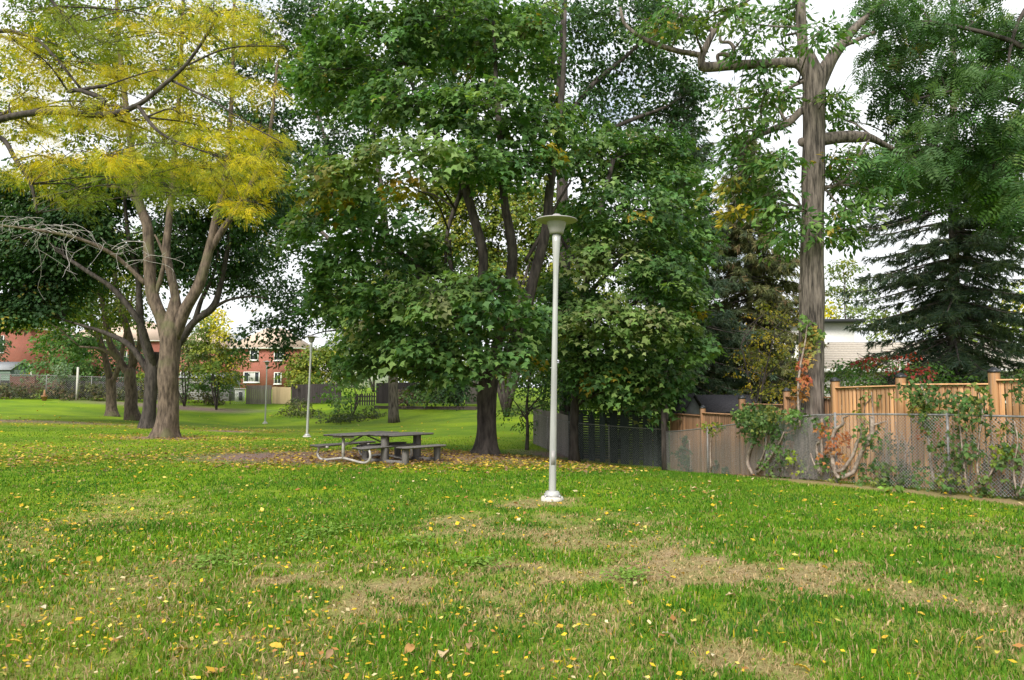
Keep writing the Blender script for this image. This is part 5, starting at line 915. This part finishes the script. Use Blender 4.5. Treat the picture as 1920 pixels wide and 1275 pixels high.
# white flat-roofed house and tan-roofed house at the right
a = at(1440, 606, 50); b_ = at(1602, 606, 50); cx = (a[0] + b_[0]) / 2; W = b_[0] - a[0]; z0 = gz1(cx, 50) - .3; r = root('white_house', 'white stucco house with flat dark edged roof behind the oak trunk', 'house', (a[0], 50, z0))
b = MB(); b.add(*box((cx, 54, (z0 + a[2]) / 2), (W, 8, a[2] - z0))); b.build('wall', M['stucco'], r)
b = MB(); b.add(*box((cx, 53.8, a[2] + .11), (W + .8, 9, .22))); b.build('roof', M['dark_fascia'], r)
c = at(1566, 652, 50); window(r, (c[0], 50, c[2]), 1.0, .7, 0, (0, 0), mat='dark_fascia', sill=False); c = at(1476, 650, 50); window(r, (c[0], 50, c[2]), .9, 1.1, 0, (0, 0), mat='dark_fascia', sill=False)
a = at(1540, 692, 36); b_ = at(2050, 692, 36); cx = (a[0] + b_[0]) / 2; W = b_[0] - a[0]; z0 = gz1(cx, 38) - .3; zt = a[2] - .1; r = root('bungalow', 'low house with stepped tan shingle roof behind the big spruce', 'house', (a[0], 36, z0)); dp = 8.0
b = MB(); b.add(*box((cx, 36 + dp / 2, (z0 + zt) / 2), (W, dp, zt - z0))); b.build('wall', M['stucco'], r)
b = MB(); b.add(*box((cx, 35.45, zt + .02), (W + 1.0, .1, .16))); b.build('gutter', M['white_paint'], r)
nC = 11; zr = at(1700, 645, 40)[2]
for i in range(nC):
    t0, t1_ = i / nC, (i + 1) / nC; y0 = 35.5 + 4.5 * t0; y1 = 35.5 + 4.5 * t1_ + .06; x0 = a[0] - .5 + 2.6 * t0; x1 = b_[0] + .5 - 2.6 * t0; za = zt + .1 + (zr - zt) * t0; zb = zt + .1 + (zr - zt) * t1_
    V = np.array([(x0, y0, za), (x1, y0, za), (x1 - .24, y1, zb - .03), (x0 + .24, y1, zb - .03)]); V = np.vstack([V - [0, 0, .05], V + [0, 0, .035]]); b = MB(); b.add(V, [(0, 2, 1), (0, 3, 2), (4, 5, 6), (4, 6, 7), (0, 1, 5), (0, 5, 4), (1, 2, 6), (1, 6, 5), (2, 3, 7), (2, 7, 6), (3, 0, 4), (3, 4, 7)]); b.build('shingle_course', M['tan_roof'], r)
b = MB(); b.add([(a[0] - .5, 35.5, zt + .05), (a[0] + 2.1, 40, zr), (a[0] - .5, 44.5, zt + .05), (b_[0] + .5, 35.5, zt + .05), (b_[0] - 2.1, 40, zr), (b_[0] + .5, 44.5, zt + .05)], [(0, 1, 2), (3, 5, 4), (1, 4, 5), (1, 5, 2)]); b.build('rear_roof', M['tan_roof'], r)
c = at(1752, 706, 36); window(r, (c[0], 36, c[2]), .9, 1.0, 0, (0, 1))
# utility box and clay pot
f = foot(446, 64); r = root('utility_box', 'white utility box behind the far wire gate', 'utility box', f); b = MB(); b.add(*box(f + [0, .3, .5], (.62, .6, 1.0))); b.build('cabinet', M['white_paint'], r); b = MB(); b.add(*box(f + [0, .28, 1.05], (.74, .7, .09))); b.build('lid', M['white_paint'], r); b = MB(); b.add(*box(f + [.17, -.01, .45], (.3, .02, .7))); b.build('grille', M['dark_fascia'], r)
f = foot(81, 56); r = root('flower_pot', 'small reddish clay pot on the lawn edge by the back fence', 'flower pot', f); b = MB(); b.add(*lathe([(0, -.02), (.13, -.02), (.2, .28), (.22, .28), (.22, .35), (.18, .35), (.16, .3), (0, .3)], 14, f)); b.build('pot', M['clay'], r); b = MB(); b.add(*lathe([(.015, .3), (.07, .36), (.09, .5), (.05, .62), (.06, .7), (0, .76)], 10, f)); b.build('ornament', M['clay'], r)
# ------------------------------------------------------------------ vines
IVY = ([(.045, .1, .025), (.075, .15, .035), (.13, .2, .045), (.22, .24, .05), (.06, .09, .04)], [4, 4, 2, .8, 1])
AUT = ([(.38, .13, .06), (.42, .2, .06), (.3, .07, .04), (.28, .24, .06), (.16, .17, .05)], [3, 3, 1.2, 1.5, 1])
FP = np.array(cl_pts)
def fenceY(u):        # depth of the chain-link line at picture column u
    best = None
    for a_, b_ in zip(FP[:-1], FP[1:]):
        k = (u - CU) / FPX * (cp)
        for s_ in [0]:
            den = (b_[0] - a_[0]) - k * (b_[1] - a_[1]) * 1.0
            t = (k * a_[1] - a_[0]) / den if abs(den) > 1e-9 else -1
            if -.02 <= t <= 1.02: return a_[1] + t * (b_[1] - a_[1])
    return 11.0
def vine(label, stems, clumps, pal=IVY, size=.066, back=0.0, cat='vine', Yf=None, off=-.03, group=None, per=18, R=.16, dens=46, stem_mat='vine_wood'):
    Yq = Yf or fenceY; u0 = stems[0][0][0]; f = np.array([at(u0, 900, Yq(u0))[0], Yq(u0), 0.]); f[2] = gz1(f[0], f[1]); r = root('vine', label, cat, f, group); tb = MB(); lb = MB()
    for s in stems:
        P = []; Rr = []; s = list(s)
        for i, (u, v, rp) in enumerate(s):
            p = at(u, v, Yq(u) + off); P.append(p); Rr.append(rp / FPX * p[1])
        if len(P) == 2: P.insert(1, (P[0] + P[1]) / 2 + rng.normal(0, .04, 3)); Rr.insert(1, (Rr[0] + Rr[1]) / 2)
        tb.add(*tube(P, Rr, 7, 5, knob=.35))
    for c in clumps:
        u, v, ru, rv = c[:4]; fr = c[4] if len(c) > 4 else 1.0; pl = c[5] if len(c) > 5 else pal; dY = c[6] if len(c) > 6 else off
        Y = Yq(u) + dY; cc = at(u, v, Y); a = ru / FPX * Y; b = rv / FPX * Y; n = max(3, int(dens * (a * b * 4 + .1 * (a + b)) * fr)); th = rng.random(n) * 2 * pi; q = np.sqrt(rng.random(n))
        Cn = np.c_[cc[0] + np.cos(th) * q * a, np.zeros(n), cc[2] + np.sin(th) * q * b]; uu = CU + FPX * (Cn[:, 0] / Y); Cn[:, 1] = np.array([Yq(x) for x in uu]) + dY + rng.normal(0, .07, n)
        gzv = gz(Cn[:, 0], Cn[:, 1]) + .03; Cn[:, 2] = np.maximum(Cn[:, 2], gzv)
        O = norm(np.c_[rng.normal(0, .5, n), -np.ones(n) * .8, rng.normal(0, .4, n)]); spray_leaves(lb, 'maple', Cn, O, R * (.6 + .8 * rng.random(n)), per, size, pl, .4, .35, .5, .3, .55)
    tb.build('stem', M[stem_mat], r, smooth=True)
    if lb.V: lb.build('foliage', M['leaf'], r, kind='stuff')
    return r
vine('dense green ivy mound spilling over the chain link left of the oak', [[(1412, 890, 3.5), (1402, 865, 3.5), (1412, 830, 3.2), (1424, 805, 2.4), (1440, 780, 1.5)], [(1420, 888, 3), (1440, 865, 2.6), (1462, 830, 2), (1470, 810, 1.4)], [(1418, 880, 2.4), (1432, 850, 2), (1440, 815, 1.6), (1445, 800, 1.2)]],
     [(1420, 785, 26, 16, 2.4), (1450, 790, 32, 16, 2.4), (1425, 770, 22, 12, 2), (1465, 770, 20, 10, 1, ([(.4, .28, .04), (.2, .22, .05), (.1, .15, .04)], [1, 2, 2])), (1485, 775, 20, 9, 1.2), (1460, 815, 16, 16, .9), (1440, 820, 20, 10, .9), (1400, 800, 12, 12, .8), (1470, 850, 10, 14, .4)], size=.07)
vine('twisted paired vine stems on the fence post beside the oak foot', [[(1541, 890, 2.6), (1541, 850, 2.8), (1540, 815, 2.6), (1541, 785, 2.4)], [(1537, 885, 2.6), (1534, 862, 2.4), (1531, 842, 2.4), (1532, 832, 2.2), (1539, 828, 2)], [(1538, 888, 2), (1526, 868, 1.6), (1520, 850, 1.2)]],
     [(1480, 870, 40, 12, .28), (1500, 850, 30, 14, .2), (1548, 790, 14, 8, .5), (1560, 860, 10, 14, .4), (1500, 862, 10, 8, .8, ([(.3, .35, .03), (.2, .3, .04)], [1, 1])), (1460, 885, 40, 8, .3)])
vine('curling thick vine stems climbing the chain link right of the oak', [[(1575, 898, 3), (1566, 885, 4), (1560, 855, 4), (1560, 825, 3.6), (1567, 805, 3.4), (1580, 795, 3), (1580, 784, 2.4), (1590, 780, 1.6)], [(1576, 896, 4), (1600, 885, 4), (1608, 865, 4), (1622, 835, 4), (1634, 815, 4), (1636, 795, 4.4), (1636, 780, 4)], [(1563, 882, 3), (1578, 882, 3.4), (1590, 868, 3.4), (1601, 850, 3), (1607, 830, 2.6), (1614, 820, 2), (1614, 800, 2), (1620, 798, 1.5)], [(1636, 797, 2.2), (1648, 794, 2), (1660, 790, 1.4)], [(1620, 838, 2), (1630, 830, 1.6), (1626, 815, 1.4)]],
     [(1570, 848, 8, 14, .9, AUT), (1553, 806, 9, 4, .9, AUT), (1583, 825, 10, 10, .5, AUT), (1620, 815, 8, 14, .5), (1648, 830, 20, 20, .45), (1640, 870, 28, 18, .5), (1650, 895, 30, 10, .5), (1580, 890, 14, 8, .6), (1640, 905, 10, 5, .6), (1665, 880, 16, 20, .3)])
vine('leafy vine pouring over the cedar fence top in the middle', [[(1752, 905, 3), (1745, 870, 2.6), (1742, 830, 2.4), (1735, 800, 2), (1738, 760, 1.6), (1728, 725, 1.2)], [(1742, 812, 1.8), (1725, 795, 1.6), (1708, 785, 1.2)], [(1755, 900, 2), (1766, 885, 2), (1772, 870, 1.4)]],
     [(1715, 730, 22, 14, 1.5), (1735, 745, 22, 16, 1.5), (1720, 762, 20, 12, .9, ([(.4, .28, .04), (.18, .22, .05), (.1, .16, .04)], [2, 2, 1])), (1745, 772, 16, 14, 1.2), (1738, 795, 12, 14, .9), (1765, 752, 12, 12, 1.1), (1740, 806, 8, 10, .8, AUT), (1725, 890, 30, 14, .4), (1760, 880, 24, 16, .35), (1700, 900, 14, 6, .8)], off=.1)
vine('dark green ivy sheet on the chain link below the right cedar post', [[(1838, 915, 2), (1832, 870, 1.8), (1836, 820, 1.6), (1842, 775, 1.3), (1836, 735, 1)], [(1812, 912, 2), (1806, 860, 1.6), (1800, 800, 1.3), (1796, 755, 1)], [(1850, 900, 1.6), (1872, 860, 1.4), (1866, 838, 1), (1850, 835, 1)]],
     [(1800, 790, 22, 22, .55), (1830, 780, 24, 24, .6), (1800, 830, 34, 16, .6), (1836, 760, 12, 16, .8), (1800, 860, 30, 12, .9), (1850, 842, 18, 10, .8), (1796, 745, 8, 14, .6), (1812, 748, 6, 10, .6), (1842, 735, 6, 12, .5), (1820, 900, 40, 12, .4), (1870, 855, 8, 12, .6, ([(.25, .32, .03), (.15, .24, .04)], [1, 1])), (1780, 905, 30, 10, .5)])
vine('ivy patch on the chain link at the far right edge', [[(1908, 930, 2), (1900, 880, 1.8), (1908, 830, 1.5), (1902, 790, 1.2)], [(1909, 930, 2), (1930, 860, 1.6), (1922, 800, 1.2)]],
     [(1905, 810, 18, 16, .5), (1900, 850, 20, 12, .4), (1900, 900, 30, 20, .5), (1925, 860, 20, 30, .4), (1870, 925, 30, 8, .4), (1905, 735, 8, 10, .5), (1915, 715, 6, 6, .5)])
TWIG = ([(.09, .08, .055), (.14, .12, .07), (.07, .1, .04), (.16, .12, .09), (.1, .14, .05)], [3, 2, 3, 1, 2])
for lab, us, v0, v1 in [('brown brush at the foot of the wire fence left of the oak', (1440, 1455, 1470, 1485, 1500, 1512), 890, 835), ('thin brown brush against the cedar boards right of the curling stems', (1655, 1668, 1680, 1692, 1700), 905, 800), ('twiggy brush behind the wire below the right cedar post', (1770, 1785, 1800, 1815, 1850, 1862), 915, 830), ('thick dark brush behind the wire at the right edge', (1876, 1890, 1900, 1912, 1925), 925, 810)]:
    vine(lab, [[(u, v0 + rng.normal(0, 3), 1.4), (u + rng.normal(0, 6), (v0 + v1) / 2, 1.1), (u + rng.normal(0, 10), v1 + rng.normal(0, 8), .6)] for u in us for _ in (0, 1)],
         [(u, (v0 * 1.2 + v1 * .8) / 2, 13, (v0 - v1) * .42, .5) for u in us], pal=TWIG, size=.055, off=.22, cat='brush', per=14, R=.14)
cedY = lambda u: float(np.interp(u, [c_[0] for c_ in CP], [c_[1] for c_ in CP])) - .06
vine('small ivy tuft hanging on the cedar boards right of the oak', [[(1640, 800, 1.2), (1636, 765, 1.2), (1634, 735, 1)], [(1634, 745, .8), (1622, 760, .8), (1620, 775, .6)]], [(1636, 748, 10, 12, 1.3), (1622, 770, 4, 12, .8, ([(.3, .3, .03), (.2, .25, .04)], [1, 1]))], Yf=cedY)
vine('dark ivy column climbing the low cedar fence', [[(1296, 885, 2), (1294, 850, 1.6), (1292, 825, 1)]], [(1294, 850, 8, 16, 1.2), (1300, 875, 9, 8, 1), (1360, 875, 14, 12, .6), (1290, 828, 6, 6, 1)], pal=DARKM, Yf=cedY, size=.09, R=.2)
vine('small light green vine on the wire top rail by the low cedar fence', [[(1333, 880, 1.6), (1332, 840, 1.4), (1336, 800, 1)]], [(1336, 797, 12, 5, 1), (1348, 800, 8, 4, .8)], pal=LIME)
oakY = lambda u: 15.02
vine('orange and red creeper climbing the left side of the oak trunk', [[(1500, 800, 2), (1496, 740, 2), (1500, 690, 1.8), (1510, 640, 1.5), (1514, 600, 1)]], [(1499, 735, 6, 14, 1.1), (1502, 705, 7, 14, 1.1), (1508, 675, 8, 12, 1.1), (1512, 650, 9, 12, 1.0, ([(.3, .24, .05), (.4, .2, .05), (.16, .19, .05)], [2, 2, 2])), (1518, 625, 14, 12, 1.1, ([(.22, .24, .05), (.12, .17, .04), (.4, .25, .05)], [2, 2, 1])), (1514, 602, 12, 10, .8, OAKP), (1532, 620, 7, 6, .7, OAKP), (1494, 770, 12, 8, 1, OAKP)], pal=AUT, Yf=oakY, off=0, size=.075, R=.13, per=18, dens=60)
f = foot(1678, 12.6); f[1] -= .3; shrub('broadleaf_weed', 'bright green broad leaved weed at the foot of the chain link', 1678, 12.35, [(1678, 912, 10, 5), (1660, 908, 7, 4)], ([(.16, .28, .04), (.22, .34, .05)], [1, 1]), .11, 9, .12, 40, stems=2, back=0)
print('TRIS', sum(len(o.data.polygons) for o in bpy.data.objects if o.type == 'MESH'), 'OBJ', len(bpy.data.objects))
